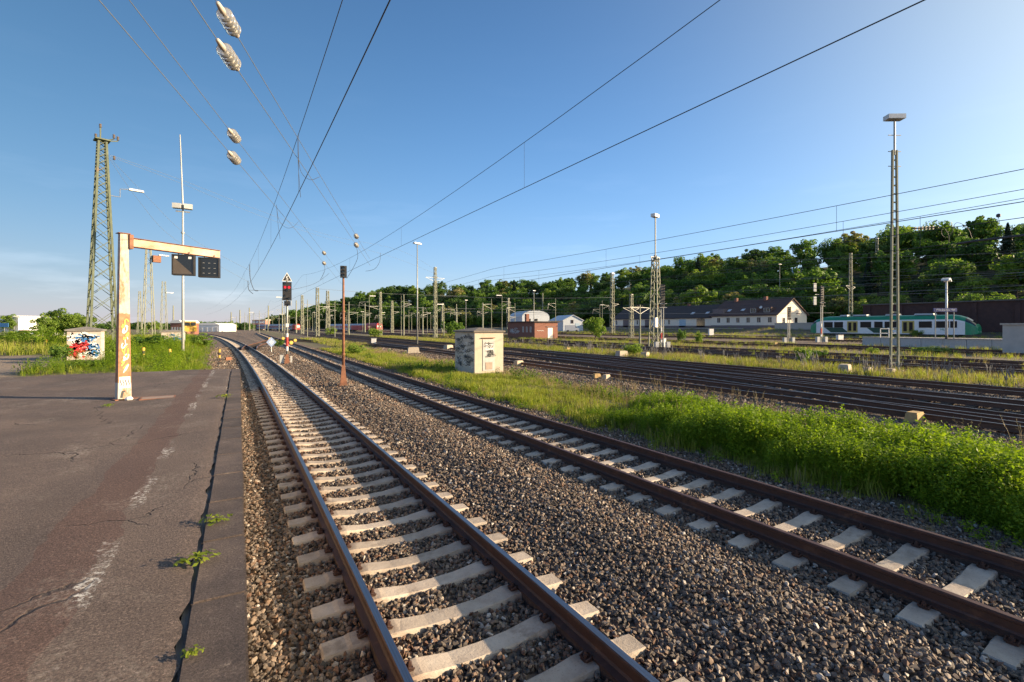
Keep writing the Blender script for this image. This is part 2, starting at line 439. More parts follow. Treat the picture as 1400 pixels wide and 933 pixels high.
# ---------------------------------------------------------------- platform of cracked asphalt with a slab edge
def asphalt():
    m, nt, bs = nodes_of('old_asphalt')
    v = coord(nt, 'Object')
    sx = nt.nodes.new('ShaderNodeSeparateXYZ'); nt.links.new(v, sx.inputs[0])
    big = noise(nt, v, 0.8, 6, 0.6)
    col = ramp(nt, big, [(0.3, (0.080, 0.060, 0.052)), (0.5, (0.112, 0.083, 0.071)), (0.72, (0.152, 0.112, 0.092))])
    # reddish strip of newer asphalt near the edge, with a wavy border
    wob = math_n(nt, 'MULTIPLY_ADD', noise(nt, v, 1.1, 4, 0.6), 0.35)
    wob_x = math_n(nt, 'ADD', sx.outputs[0], wob)
    strip = math_n(nt, 'MULTIPLY', math_n(nt, 'GREATER_THAN', wob_x, -0.66), math_n(nt, 'LESS_THAN', wob_x, -0.22))
    col = mixc(nt, math_n(nt, 'MULTIPLY', strip, 0.62), col, (0.105, 0.056, 0.043))
    edge = math_n(nt, 'GREATER_THAN', wob_x, -0.22)
    col = mixc(nt, math_n(nt, 'MULTIPLY', edge, 0.5), col, (0.135, 0.10, 0.082))
    grain = noise(nt, v, 62, 6, 0.78)
    col = mixc(nt, 1.0, col, ramp(nt, grain, [(0.33, 0.25), (0.5, 0.95), (0.58, 1.35), (0.68, 3.0)]), 'MULTIPLY')
    # pale worn patches
    pp = noise(nt, coord(nt, 'Object', (1.0, 0.7, 1)), 0.9, 9, 0.72)
    pg = noise(nt, v, 26, 5, 0.75)
    patch = math_n(nt, 'MULTIPLY', ramp(nt, pp, [(0.53, 0.0), (0.68, 0.6)]), ramp(nt, pg, [(0.47, 0.0), (0.6, 1.0)]))
    col = mixc(nt, patch, col, (0.40, 0.35, 0.30))
    # worn white safety line
    lx = math_n(nt, 'ADD', sx.outputs[0], math_n(nt, 'MULTIPLY', math_n(nt, 'SUBTRACT', noise(nt, v, 3.5, 5, 0.7), 0.5), 0.22))
    ln = math_n(nt, 'LESS_THAN', math_n(nt, 'ABSOLUTE', math_n(nt, 'ADD', lx, 0.88)), 0.062)
    wear = math_n(nt, 'MULTIPLY', ramp(nt, noise(nt, coord(nt, 'Object', (1.3, 0.8, 1)), 1.6, 3, 0.5), [(0.46, 0.0), (0.62, 0.9)]), ramp(nt, noise(nt, v, 20, 8, 0.8), [(0.51, 0.0), (0.57, 1.0)]))
    col = mixc(nt, math_n(nt, 'MULTIPLY', ln, wear), col, (0.70, 0.68, 0.64))
    # cracks
    dv = nt.nodes.new('ShaderNodeVectorMath'); dv.operation = 'MULTIPLY_ADD'
    nz = nt.nodes.new('ShaderNodeTexNoise'); nz.inputs['Scale'].default_value = 4; nz.inputs['Detail'].default_value = 5
    nt.links.new(v, nz.inputs['Vector'])
    nt.links.new(nz.outputs['Color'], dv.inputs[0]); dv.inputs[1].default_value = (0.4, 0.4, 0); nt.links.new(v, dv.inputs[2])
    vo = nt.nodes.new('ShaderNodeTexVoronoi'); vo.feature = 'DISTANCE_TO_EDGE'; vo.inputs['Scale'].default_value = 0.62
    nt.links.new(dv.outputs[0], vo.inputs['Vector'])
    crack = math_n(nt, 'MULTIPLY', ramp(nt, vo.outputs['Distance'], [(0.002, 1.0), (0.006, 0.0)]), ramp(nt, noise(nt, v, 0.7, 2), [(0.50, 0.0), (0.58, 1.0)]))
    col = mixc(nt, math_n(nt, 'MULTIPLY', crack, 0.85), col, (0.035, 0.028, 0.026))
    nt.links.new(col, bs.inputs['Base Color'])
    bs.inputs['Roughness'].default_value = 0.9
    hh = math_n(nt, 'SUBTRACT', math_n(nt, 'ADD', math_n(nt, 'MULTIPLY', noise(nt, v, 75, 5, 0.75), 0.6), math_n(nt, 'MULTIPLY', big, 1.2)), crack)
    bump(nt, bs, hh, 0.9, 0.03)
    return m
M_ASPHALT = asphalt()
plat = link('platform', None)
tag(plat, kind='structure')
ax = axis([(-60, -12, 4.0), (-12, -2, 0.25), (-2, -0.29, 0.045)])
ay = axis([(-8, 0, 0.5), (0, 22.9, 0.1)])
AX, AY = np.meshgrid(ax, ay)
AX = AX.copy(); AY = AY.copy()
AX[:, -1] += 0.012 * np.sin(AY[:, -1] * 7) + 0.010 * np.sin(AY[:, -1] * 17.3) + 0.008 * NP.normal(size=len(ay))
AY[-1, :] += 0.12 * np.sin(AX[-1, :] * 2.2) + 0.06 * np.sin(AX[-1, :] * 6.1)
def und(x, y):
    return 0.010 * np.sin(x * 1.3 + 0.6 * y) + 0.008 * np.sin(1.9 * y - x) + 0.006 * np.sin(3.1 * x + 2.2 * y)
AZ = PLAT + 0.003 + und(AX, AY) * np.clip((-0.29 - AX) * 1.2, 0.15, 1) - 0.010 * np.exp(-np.square((AX + 0.29) / 0.06)) - 0.045 * np.exp(-(np.square((AX + 3.0) / 0.14) + np.square((AY - 5.05) / 0.2)))
n1, n2 = len(ax), len(ay)
mb = MB()
idx = np.arange(n1 * n2).reshape(n2, n1)
mb.add(np.stack([AX, AY, AZ], -1).reshape(-1, 3).tolist(), np.stack([idx[:-1, :-1], idx[:-1, 1:], idx[1:, 1:], idx[1:, :-1]], -1).reshape(-1, 4).tolist())
mb.build('asphalt', M_ASPHALT, plat, smooth=True)
def slab_mat():
    m, nt, bs = nodes_of('edge_slab_concrete')
    oi = nt.nodes.new('ShaderNodeObjectInfo')
    cx = nt.nodes.new('ShaderNodeCombineXYZ'); nt.links.new(math_n(nt, 'MULTIPLY', oi.outputs['Random'], 41.0), cx.inputs[0])
    vv = nt.nodes.new('ShaderNodeVectorMath'); vv.operation = 'ADD'; nt.links.new(coord(nt, 'Object'), vv.inputs[0]); nt.links.new(cx.outputs[0], vv.inputs[1]); v = vv.outputs[0]
    col = ramp(nt, noise(nt, v, 2.2, 7, .65), [(.3, (.062, .047, .042)), (.5, (.092, .069, .060)), (.72, (.145, .108, .088))])
    col = mixc(nt, ramp(nt, noise(nt, v, 5.5, 8, .75), [(.58, 0.0), (.68, .6)]), col, (.24, .195, .16))
    g = noise(nt, v, 70, 6, .8)
    col = mixc(nt, 1.0, col, ramp(nt, g, [(.33, .4), (.5, .95), (.6, 1.4), (.7, 2.6)]), 'MULTIPLY')
    col = mixc(nt, 1.0, col, ramp(nt, oi.outputs['Random'], [(0, .72), (1, 1.1)]), 'MULTIPLY')
    nt.links.new(col, bs.inputs['Base Color']); bs.inputs['Roughness'].default_value = .9
    bump(nt, bs, math_n(nt, 'ADD', math_n(nt, 'MULTIPLY', g, .5), noise(nt, v, 3, 6, .6)), .7, .02)
    return m
M_SLAB = slab_mat()
MB().box((-0.16, 7.4, 0.40), (0.30, 30.8, 0.98)).build('retaining_wall', M_CONC, plat)
slab_meshes = []
for k in range(4):
    r = random.Random(k)
    me = bpy.data.meshes.new('edge_slab')
    bm = bmesh.new()
    bmesh.ops.create_cube(bm, size=1.0)
    for v in bm.verts:
        v.co = Vector((v.co.x * 0.306, v.co.y * 0.988, v.co.z * 0.12)) + Vector((r.uniform(-.003, .003), r.uniform(-.002, .002), r.uniform(-.003, .003)))
    bmesh.ops.bevel(bm, geom=[e for e in bm.edges], offset=0.012, segments=2, affect='EDGES')
    bm.to_mesh(me); bm.free()
    me.materials.append(M_SLAB); slab_meshes.append(me)
for k in range(29):
    y = -6.0 + 0.12 + k * 1.0
    s = link('edge_slab', slab_meshes[k % 4], plat, (-0.113 + RNG.uniform(-.004, .004), y, PLAT - 0.055 + RNG.uniform(-.003, .003)))
    s.rotation_euler = (RNG.uniform(-.004, .004), RNG.uniform(-.006, .006), RNG.uniform(-.003, .003))

# ---------------------------------------------------------------- railway tracks
RAIL = [(-.075, 0), (-.075, .012), (-.022, .030), (-.009, .05), (-.009, .122), (-.0355, .137), (-.036, .160), (-.028, .1705), (.028, .1705), (.036, .160), (.0355, .137), (.009, .122), (.009, .05), (.022, .030), (.075, .012), (.075, 0)]
RAIL_LOW = [(-.06, 0), (-.015, .03), (-.02, .12), (-.036, .14), (-.034, .17), (.034, .17), (.036, .14), (.02, .12), (.015, .03), (.06, 0)]
def sweep(prof, pts, off, z0, closed=True):
    m = MB(); n = len(prof); P = [Vector(p) for p in pts]
    vs = []
    for i, p in enumerate(P):
        d = (P[min(i + 1, len(P) - 1)] - P[max(i - 1, 0)]); d.z = 0; d.normalize()
        s = Vector((d.y, -d.x, 0))
        for u, w in prof:
            vs.append(p + s * (off + u) + Vector((0, 0, z0 + w)))
    fs = []
    for i in range(len(P) - 1):
        for j in range(n if closed else n - 1):
            j2 = (j + 1) % n
            fs.append((i * n + j, i * n + j2, (i + 1) * n + j2, (i + 1) * n + j))
    if closed:
        fs += [tuple(range(n)), tuple(reversed(range((len(P) - 1) * n, len(P) * n)))]
    return m.add(vs, fs)
def sleeper_mesh():
    m = MB()
    st = [(-1.2, -.030, .088), (-1.19, -.018, .098), (-1.0, -.012, .10), (-.96, 0, .10), (-.56, 0, .10), (-.50, -.008, .098), (-.28, -.036, .090), (0, -.042, .086),
          (.28, -.036, .090), (.50, -.008, .098), (.56, 0, .10), (.96, 0, .10), (1.0, -.012, .10), (1.19, -.018, .098), (1.2, -.030, .088)]
    vs, fs = [], []
    for x, z, w in st:
        for u, dz in ((-w - .045, -.2), (-w - .012, -.014), (-w, 0), (w, 0), (w + .012, -.014), (w + .045, -.2)):
            vs.append((x, u, (z + dz) if dz > -.1 else -.2))
    n = 6
    for i in range(len(st) - 1):
        for j in range(n - 1):
            fs.append((i * n + j, (i + 1) * n + j, (i + 1) * n + j + 1, i * n + j + 1))
    fs += [tuple(range(n)), tuple(reversed(range((len(st) - 1) * n, len(st) * n)))]
    return m.add(vs, fs)
def jit_mesh(mb, name, mat, seed, amt):
    me = mb.mesh(name, mat)
    r = random.Random(seed)
    for v in me.vertices:
        v.co += Vector((r.uniform(-amt, amt), r.uniform(-amt, amt), r.uniform(-amt, amt) * 0.6))
    return me
def sleeper_mat():
    m, nt, bs = nodes_of('sleeper_concrete')
    v = coord(nt, 'Object'); oi = nt.nodes.new('ShaderNodeObjectInfo')
    vv = nt.nodes.new('ShaderNodeVectorMath'); vv.operation = 'ADD'; nt.links.new(v, vv.inputs[0])
    mulr = math_n(nt, 'MULTIPLY', oi.outputs['Random'], 57.0); cx = nt.nodes.new('ShaderNodeCombineXYZ'); nt.links.new(mulr, cx.inputs[1]); nt.links.new(cx.outputs[0], vv.inputs[1])
    w = vv.outputs[0]
    col = ramp(nt, noise(nt, w, 4.5, 7, .65), [(.3, (.36, .30, .245)), (.5, (.47, .40, .33)), (.7, (.55, .48, .40))])
    col = mixc(nt, ramp(nt, noise(nt, w, 2.2, 8, .7), [(.56, 0.0), (.66, .75)]), col, (.24, .195, .155))
    sx = nt.nodes.new('ShaderNodeSeparateXYZ'); nt.links.new(v, sx.inputs[0])
    d = math_n(nt, 'ABSOLUTE', math_n(nt, 'SUBTRACT', math_n(nt, 'ABSOLUTE', sx.outputs[0]), .7535))
    st = math_n(nt, 'MULTIPLY', ramp(nt, d, [(.06, 1.0), (.26, 0.0)]), ramp(nt, noise(nt, w, 7, 6, .7), [(.36, 0.1), (.6, 1.0)]))
    col = mixc(nt, math_n(nt, 'MULTIPLY', st, .8), col, (.17, .085, .05))
    pit = ramp(nt, noise(nt, w, 60, 3, .7), [(.28, .55), (.42, 1.0)])
    col = mixc(nt, 1.0, col, pit, 'MULTIPLY')
    col = mixc(nt, 1.0, col, ramp(nt, oi.outputs['Random'], [(0, .78), (1, 1.05)]), 'MULTIPLY')
    nt.links.new(col, bs.inputs['Base Color']); bs.inputs['Roughness'].default_value = .9
    bump(nt, bs, noise(nt, w, 28, 8, .72), .55, .012)
    return m
M_SLEEPER = sleeper_mat()
M_LIGHT_BLOCK = pm('rusty_light_block', (0.09, 0.055, 0.04), (0.05, 0.034, 0.028), 18, .95, 0, .6, bdist=.03)  # for the strips added under the rails to block light
SLP = [jit_mesh(sleeper_mesh(), 'sleeper', M_SLEEPER, s, 0.006) for s in range(6)]
def clip_mesh():
    m = MB()
    m.box((0, 0, .006), (.30, .06, .010))
    for s in (-1, 1):
        m.box((s * .112, 0, .014), (.06, .085, .02))
        m.lathe([(.022, 0), (.022, .03), (.012, .034), (.012, .052)], 6, (s * .118, 0, .018))
        m.tube([(s * .15, -.04, .02), (s * .10, -.045, .04), (s * .07, -.015, .032), (s * .07, .015, .032), (s * .10, .045, .04), (s * .15, .04, .02)], .007, 5)
    return m
CLIP = clip_mesh().mesh('rail_clip', M_RUST)
def track(label, cfun, y0, y1, mat_head, near_to, clips_to, sleeper_step=0.6, far_step=4.0):
    t = thing('railway_track', label, 'railway track', (float(cfun(0.0)), 0, 0))
    ox = float(cfun(0.0))
    ys = list(np.arange(y0, 60, 1.5)) + list(np.arange(60, y1, far_step)) + [y1]
    pts = [(float(cfun(y)) - ox, y, 0) for y in ys]
    for s in (-1, 1):
        r = sweep(RAIL, pts, s * .7535, .012).build('rail', M_RUST, t)
        sweep([(-.07, -.2), (-.07, .004), (.07, .004), (.07, -.2)], pts, s * .7535, .006).build('light_block_strip', M_LIGHT_BLOCK, t)  # added strip under the rail foot, keeps sunlight from passing beneath
        sweep([(-.029, .1722), (.029, .1722)], pts, s * .7535, .012, False).build('running_surface', mat_head, r)
    k = 0
    y = y0 + 0.3
    while y < near_to:
        e = 0.01
        a = -math.atan2(float(cfun(y + e)) - float(cfun(y)), e)
        o = link('sleeper', SLP[k % 6], t, (float(cfun(y)) - ox, y, 0), a)
        if y < clips_to:
            for s in (-1, 1):
                link('rail_clip', CLIP, o, (s * .7535, 0, 0))
        y += sleeper_step; k += 1
    m = MB()
    while y < y1:
        m.box((float(cfun(y)) - ox, y, -.05), (2.4, .22, .09)); y += sleeper_step
    tag(m.build('far_sleepers', M_SLEEPER, t), kind='stuff')
    return t
track('track with pale concrete sleepers running along the edge of the asphalt platform', c1, -2.0, 200.0, M_HEAD, 75.0, 24.0)
track('track with rusty rails and concrete sleepers beside the tall green weeds', c2, -3.0, 200.0, M_HEAD_DULL, 75.0, 24.0)
YNAMES = ['first track beyond the grass strip with the concrete cabinet, shiny rail heads', 'second track beyond the grass strip with the concrete cabinet',
          'third track beyond the concrete cabinet, bordering the weedy strip with the tall light mast', 'track on timber sleepers just behind the tall light mast strip',
          'second track behind the weedy strip of the tall light mast', 'third track behind the weedy strip of the tall light mast',
          'track passing in front of the concrete station platform', 'track on the near side against the concrete station platform',
          'empty track between station platform and green railcar', 'empty track next to the green and white railcar']
def yard_track(label, x0, y0, y1, bend=0.0, z=None, name='railway_track'):
    t = thing(name, label, 'railway track', (x0, 0, 0))
    ys = list(np.arange(y0, 120, 6.0)) + list(np.arange(120, y1, 25)) + [y1]
    f = lambda y: bend * max(0.0, y - 20) ** 2
    zz = lambda y: float(hgt(x0 + f(y), y)) + 0.05
    pts = [(f(y), y, zz(y)) for y in ys]
    for s in (-1, 1):
        r = sweep(RAIL_LOW, pts, s * .7535, .012).build('rail', M_YRUST, t)
        sweep([(-.03, .1722), (.03, .1722)], pts, s * .7535, .012, False).build('running_surface', M_HEAD, r)
    m = MB(); y = y0
    while y < min(y1, 160):
        m.box((f(y), y, zz(y) - .09), (2.6, .25, .10)); y += .65
    tag(m.build('sleepers', M_WOOD, t), kind='stuff')
    return t
for (x0, b), nm in zip(YARD, YNAMES):
    yard_track(nm, x0, -25 if x0 < 40 else -45, 420)
def ladder(label, x0, x1, ya, yb):       # a connecting track that swings from one line to the next
    t = thing('connecting_track', label, 'railway track', (x0, ya, 0))
    n = 14
    f = lambda u: (x1 - x0) * float(sstep(0, 1, u))
    pts = [(f(i / n), (yb - ya) * i / n, float(hgt(x0 + f(i / n), 0)) + 0.046) for i in range(n + 1)]
    for s in (-1, 1):
        r = sweep(RAIL_LOW, pts, s * .7535, .010).build('rail', M_YRUST, t)
        sweep([(-.03, .1722), (.03, .1722)], pts, s * .7535, .010, False).build('running_surface', M_HEAD, r)
    m = MB()
    L = abs(yb - ya); k = int(L / .65)
    for i in range(k):
        u = i / k
        m.box((f(u), (yb - ya) * u, -.04), (2.7, .24, .09))
    tag(m.build('sleepers', M_WOOD, t), kind='stuff')
ladder('curved connecting track crossing between the first and second yard tracks', 17.9, 22.4, -6, 34)
ladder('connecting track swinging from the second to the third yard track', 22.4, 26.9, 2, 44)
ladder('far connecting track between the rear pair of yard tracks', 38.4, 43.4, 10, 52)
ladder('connecting track leading from the platform lines into the yard', 9.5, 17.9, 112, 52)
ladder('turnout track branching across behind the blue diamond sign', 1.0, 6.2, 62, 112)

# ---------------------------------------------------------------- scattering by geometry nodes
def instancer(name, pts, rots, scl, idx, protos, kind='stuff', label=None, cat=None):
    me = bpy.data.meshes.new(name)
    n = len(pts)
    me.vertices.add(n); me.vertices.foreach_set('co', np.asarray(pts, np.float32).ravel())
    a = me.attributes.new('rot', 'FLOAT_VECTOR', 'POINT'); a.data.foreach_set('vector', np.asarray(rots, np.float32).ravel())
    a = me.attributes.new('scl', 'FLOAT_VECTOR', 'POINT'); a.data.foreach_set('vector', np.asarray(scl, np.float32).ravel())
    a = me.attributes.new('idx', 'INT', 'POINT'); a.data.foreach_set('value', np.asarray(idx, np.int32))
    o = link(name, me)
    ng = bpy.data.node_groups.new(name, 'GeometryNodeTree')
    ng.interface.new_socket('Geometry', in_out='INPUT', socket_type='NodeSocketGeometry')
    ng.interface.new_socket('Geometry', in_out='OUTPUT', socket_type='NodeSocketGeometry')
    gi, go = ng.nodes.new('NodeGroupInput'), ng.nodes.new('NodeGroupOutput')
    def att(nm, tp):
        q = ng.nodes.new('GeometryNodeInputNamedAttribute'); q.data_type = tp; q.inputs[0].default_value = nm
        return q.outputs[0]
    ar, as_, ai = att('rot', 'FLOAT_VECTOR'), att('scl', 'FLOAT_VECTOR'), att('idx', 'INT')
    er = ng.nodes.new('FunctionNodeEulerToRotation'); ng.links.new(ar, er.inputs[0])
    jn = ng.nodes.new('GeometryNodeJoinGeometry')
    for k, p in enumerate(protos):
        cmp_ = ng.nodes.new('FunctionNodeCompare'); cmp_.data_type = 'INT'; cmp_.operation = 'EQUAL'
        ng.links.new(ai, cmp_.inputs[2]); cmp_.inputs[3].default_value = k
        oi = ng.nodes.new('GeometryNodeObjectInfo'); oi.inputs['Object'].default_value = p; oi.inputs['As Instance'].default_value = True
        ip = ng.nodes.new('GeometryNodeInstanceOnPoints')
        ng.links.new(gi.outputs[0], ip.inputs['Points']); ng.links.new(cmp_.outputs[0], ip.inputs['Selection'])
        ng.links.new(oi.outputs['Geometry'], ip.inputs['Instance'])
        ng.links.new(er.outputs[0], ip.inputs['Rotation']); ng.links.new(as_, ip.inputs['Scale'])
        ng.links.new(ip.outputs[0], jn.inputs[0])
    ng.links.new(jn.outputs[0], go.inputs[0])
    md = o.modifiers.new('scatter', 'NODES'); md.node_group = ng
    tag(o, label, cat, kind=kind)
    return o
def proto(name, me):
    return bpy.data.objects.new(name, me)     # not linked: only its copies show

# ballast stones
def stone_mat(rust=0.0):
    m, nt, bs = nodes_of('ballast_stone')
    oi = nt.nodes.new('ShaderNodeObjectInfo')
    v = coord(nt, 'Object')
    col = ramp(nt, oi.outputs['Random'], [(0.0, (0.055, 0.045, 0.038)), (0.3, (0.105, 0.085, 0.070)), (0.62, (0.165, 0.130, 0.104)), (0.80, (0.20, 0.130, 0.086)), (0.94, (0.30, 0.245, 0.195)), (1.0, (0.50, 0.46, 0.41))])
    col = mixc(nt, 1.0, col, ramp(nt, noise(nt, v, 30, 4, 0.7), [(0.3, 0.65), (0.7, 1.2)]), 'MULTIPLY')
    if rust: col = mixc(nt, rust, col, (0.15, 0.068, 0.036))
    nt.links.new(col, bs.inputs['Base Color']); bs.inputs['Roughness'].default_value = 0.75
    return m
M_STONE = stone_mat(); M_STONE_RUST = stone_mat(0.62)
stones = []
for k in range(14):
    r = random.Random(100 + k)
    bm = bmesh.new()
    for _ in range(11):
        d = Vector((r.gauss(0, 1), r.gauss(0, 1), r.gauss(0, 1))).normalized() * r.uniform(.8, 1.0)
        bm.verts.new((d.x * 0.5, d.y * r.uniform(.3, .42), d.z * r.uniform(.28, .38)))
    res = bmesh.ops.convex_hull(bm, input=bm.verts)
    bmesh.ops.delete(bm, geom=[g for g in res['geom_interior'] if isinstance(g, bmesh.types.BMVert)], context='VERTS')
    me = bpy.data.meshes.new('ballast_stone'); bm.to_mesh(me); bm.free()
    me.materials.append(M_STONE if k < 10 else M_STONE_RUST); stones.append(proto('ballast_stone', me))
def scatter_area(n, X0, X1, Z0, Z1):
    """random points in the camera's view wedge, even per square metre"""
    Z = np.sqrt(NP.uniform(Z0 * Z0, Z1 * Z1, n)); X = NP.uniform(X0, X1, n) * Z
    return X * CT + Z * ST, -X * ST + Z * CT, Z
px_, py_, pz_, ps_ = [], [], [], []
for (Z0, Z1, dens, size) in ((2.6, 8.0, 1150, 0.064), (8.0, 17.0, 600, 0.072), (17.0, 34.0, 170, 0.105), (34.0, 62.0, 45, 0.16)):
    area = 0.5 * (Z1 ** 2 - Z0 ** 2) * (1.18 + 0.68)
    n = int(area * dens)
    x, y, Z = scatter_area(n, -0.68, 1.18, Z0, Z1)
    a, b = c1(y), c2(y)
    keep = (x > 0.06) | ((y > 23.2) & (x > c1(y) - 3.3))
    keep &= (NP.random(n) > grass_zone(x, y) * 0.93) & (x < 52)
    for c, y0 in ((a, -2.0 + .3), (b, -3.0 + .3)):
        fr = np.abs(((y - y0 + .3) % .6) - .3)
        on = (np.abs(x - c) < 1.20) & (fr < .112)
        keep &= ~on
        keep &= np.abs(np.abs(x - c) - .7535) > .085
    for x0, _ in YARD:
        keep &= np.abs(np.abs(x - x0) - .7535) > .09
        keep &= ~((np.abs(x - x0) < 1.3) & (NP.random(n) < 0.2))
    x, y = x[keep], y[keep]
    dr_ = np.minimum(np.abs(np.abs(x - c1(y)) - .7535), np.abs(np.abs(x - c2(y)) - .7535))
    z = hgt(x, y) + NP.uniform(-.03, .014, len(x)) + .022 * np.exp(-np.square(dr_ / .16))
    px_.append(x); py_.append(y); pz_.append(z); ps_.append(size * NP.uniform(.62, 1.35, len(x)))
bx, by, bz, bs_ = map(np.concatenate, (px_, py_, pz_, ps_))
nb = len(bx)
nearrail = np.minimum(np.abs(np.abs(bx - c1(by)) - .7535), np.abs(np.abs(bx - c2(by)) - .7535))
for x0, _ in YARD: nearrail = np.minimum(nearrail, np.abs(np.abs(bx - x0) - .7535))
sid = np.where(NP.random(nb) < .75 * np.exp(-nearrail / .20) + .06, NP.integers(10, 14, nb), NP.integers(0, 10, nb))
print('stones', nb)
instancer('ballast_gravel', np.stack([bx, by, bz], -1), np.stack([NP.normal(0, .55, nb), NP.normal(0, .55, nb), NP.uniform(0, 6.28, nb)], -1),
          np.repeat(bs_[:, None], 3, 1) * NP.uniform(.85, 1.15, (nb, 3)), sid, stones, label='grey brown crushed stone ballast between and beside the tracks', cat='gravel')

# ---------------------------------------------------------------- plants
def quads_mesh(name, P, U, V, mats, mi=None, tri=False):
    """rhombic leaves: centre P, half axes U (long) and V (wide)"""
    n = len(P)
    vs = np.stack([P - U, P - V * 1.0, P + U, P + V * 1.0], 1).reshape(-1, 3)
    me = bpy.data.meshes.new(name)
    me.vertices.add(4 * n); me.vertices.foreach_set('co', vs.astype(np.float32).ravel())
    me.loops.add(4 * n); me.loops.foreach_set('vertex_index', np.arange(4 * n, dtype=np.int32))
    me.polygons.add(n); me.polygons.foreach_set('loop_start', np.arange(0, 4 * n, 4, dtype=np.int32))
    for m in mats: me.materials.append(m)
    if mi is not None: me.polygons.foreach_set('material_index', mi.astype(np.int32))
    me.update(calc_edges=True)
    return me
def unit(v):
    return v / np.maximum(np.linalg.norm(v, axis=-1, keepdims=True), 1e-9)
def leaf_axes(rng, N, size, asp=0.6):
    n = len(N)
    r = rng.normal(size=(n, 3))
    U = unit(np.cross(N, r)); V = np.cross(N, U)
    s = size * rng.uniform(.65, 1.3, (n, 1))
    return U * s, V * s * asp
L_WEED = leaf_mat('weed_leaf', [(0.085, 0.15, 0.010), (0.18, 0.285, 0.016), (0.30, 0.40, 0.028)], 0.50)
L_WEED2 = leaf_mat('dark_weed_leaf', [(0.03, 0.07, 0.012), (0.06, 0.12, 0.02), (0.10, 0.16, 0.03)], 0.3)
L_GRASS = leaf_mat('grass_blade', [(0.11, 0.165, 0.018), (0.21, 0.265, 0.03), (0.35, 0.35, 0.065)], 0.42)
L_DRY = leaf_mat('dry_grass_blade', [(0.20, 0.15, 0.08), (0.32, 0.25, 0.14), (0.26, 0.24, 0.09)], 0.3)
L_SPIKE = leaf_mat('lilac_spike', [(0.16, 0.16, 0.15), (0.24, 0.22, 0.23)], 0.2)
L_TREE = leaf_mat('tree_leaf', [(0.042, 0.102, 0.022), (0.098, 0.191, 0.034), (0.186, 0.293, 0.05)], 0.45)
L_TREE2 = leaf_mat('light_tree_leaf', [(0.089, 0.167, 0.025), (0.177, 0.275, 0.042), (0.294, 0.374, 0.073)], 0.45)
L_BLOOM = leaf_mat('blossoming_tree_leaf', [(0.082, 0.116, 0.03), (0.194, 0.194, 0.067), (0.406, 0.333, 0.178)], 0.45)
L_DARK = leaf_mat('dark_tree_leaf', [(0.034, 0.078, 0.025), (0.07, 0.137, 0.038), (0.13, 0.194, 0.046)], 0.45)
L_CONIF = leaf_mat('conifer_needle', [(0.012, 0.028, 0.014), (0.03, 0.052, 0.022), (0.05, 0.075, 0.03)], 0.1)
M_BARK = pm('bark', (0.10, 0.075, 0.055), (0.06, 0.045, 0.035), 4, 0.9, bmp=0.4)

def grass_tuft(seed, mat, h, n=16, spread=.09, w=.006, lean=.35):
    r = np.random.default_rng(seed); mb = MB()
    for _ in range(n):
        a = r.uniform(0, 6.28); d = np.array([math.cos(a), math.sin(a)]); b = r.normal(0, spread, 2)
        hh = h * r.uniform(.5, 1.1); ln = hh * r.uniform(.1, 1) * lean; s = np.array([-d[1], d[0]]) * w
        p0 = b; p1 = b + d * ln * .35; p2 = b + d * ln
        mb.add([(*(p0 - s), 0), (*(p0 + s), 0), (*(p1 + s * .8), hh * .6), (*(p1 - s * .8), hh * .6), (*p2, hh)], [(0, 1, 2, 3), (3, 2, 4)])
    me = bpy.data.meshes.new('grass_tuft'); me.from_pydata(mb.v, [], mb.f); me.materials.append(mat)
    return proto('grass_tuft', me)
def weed_plant(seed, mat, h, stems=4, leaves=34, leaf=.045, spread=.10):
    r = np.random.default_rng(seed); P, N = [], []
    for s in range(stems):
        b = np.append(r.normal(0, spread, 2), 0.0); tip = b + np.array([r.normal(0, .12), r.normal(0, .12), h * r.uniform(.7, 1.05)])
        for k in range(leaves):
            t = (k + r.uniform(0, 1)) / leaves
            t = .08 + .92 * t
            rad = (.035 + .085 * (1 - t) ** .7) * (h / .8) ** .5
            a = r.uniform(0, 6.28)
            off = np.array([math.cos(a), math.sin(a), r.uniform(-.1, .35)]) * rad * r.uniform(.5, 1.3)
            P.append(b + (tip - b) * t + off)
            N.append(np.array([math.cos(a) * .55, math.sin(a) * .55, .9]) + r.normal(0, .35, 3))
    P, N = np.array(P), unit(np.array(N))
    U, V = leaf_axes(r, N, leaf, .52)
    return proto('weed_plant', quads_mesh('weed_plant', P, U, V, [mat]))
def spike_plant(seed):
    r = np.random.default_rng(seed); mb = MB()
    for _ in range(7):
        b = r.normal(0, .13, 2); t = b + r.normal(0, .08, 2); h = r.uniform(.5, .95)
        mb.tube([(*b, 0), (*(b * .5 + t * .5), h * .6), (*t, h)], [.006, .006, .004], 4)
        mb.tube([(*(b * .4 + t * .6), h * .62), (*(b * .2 + t * .8), h * .8), (*t, h)], [.014, .02, .006], 5)
    return proto('spike_plant', mb.mesh('spike_plant', L_SPIKE))
G_TUFT = [grass_tuft(k, L_GRASS, .26) for k in range(4)] + [grass_tuft(10 + k, L_DRY, .30, 14, .08, .004) for k in range(3)]
W_TALL = [weed_plant(20 + k, L_WEED, .92, 6, 62, .027, .13) for k in range(5)]
W_LOW = [weed_plant(40 + k, L_WEED2, .42, 4, 22, .032, .10) for k in range(3)] + [weed_plant(50 + k, L_WEED, .36, 4, 22, .034, .10) for k in range(3)]
SPIKE = [spike_plant(k) for k in range(3)]
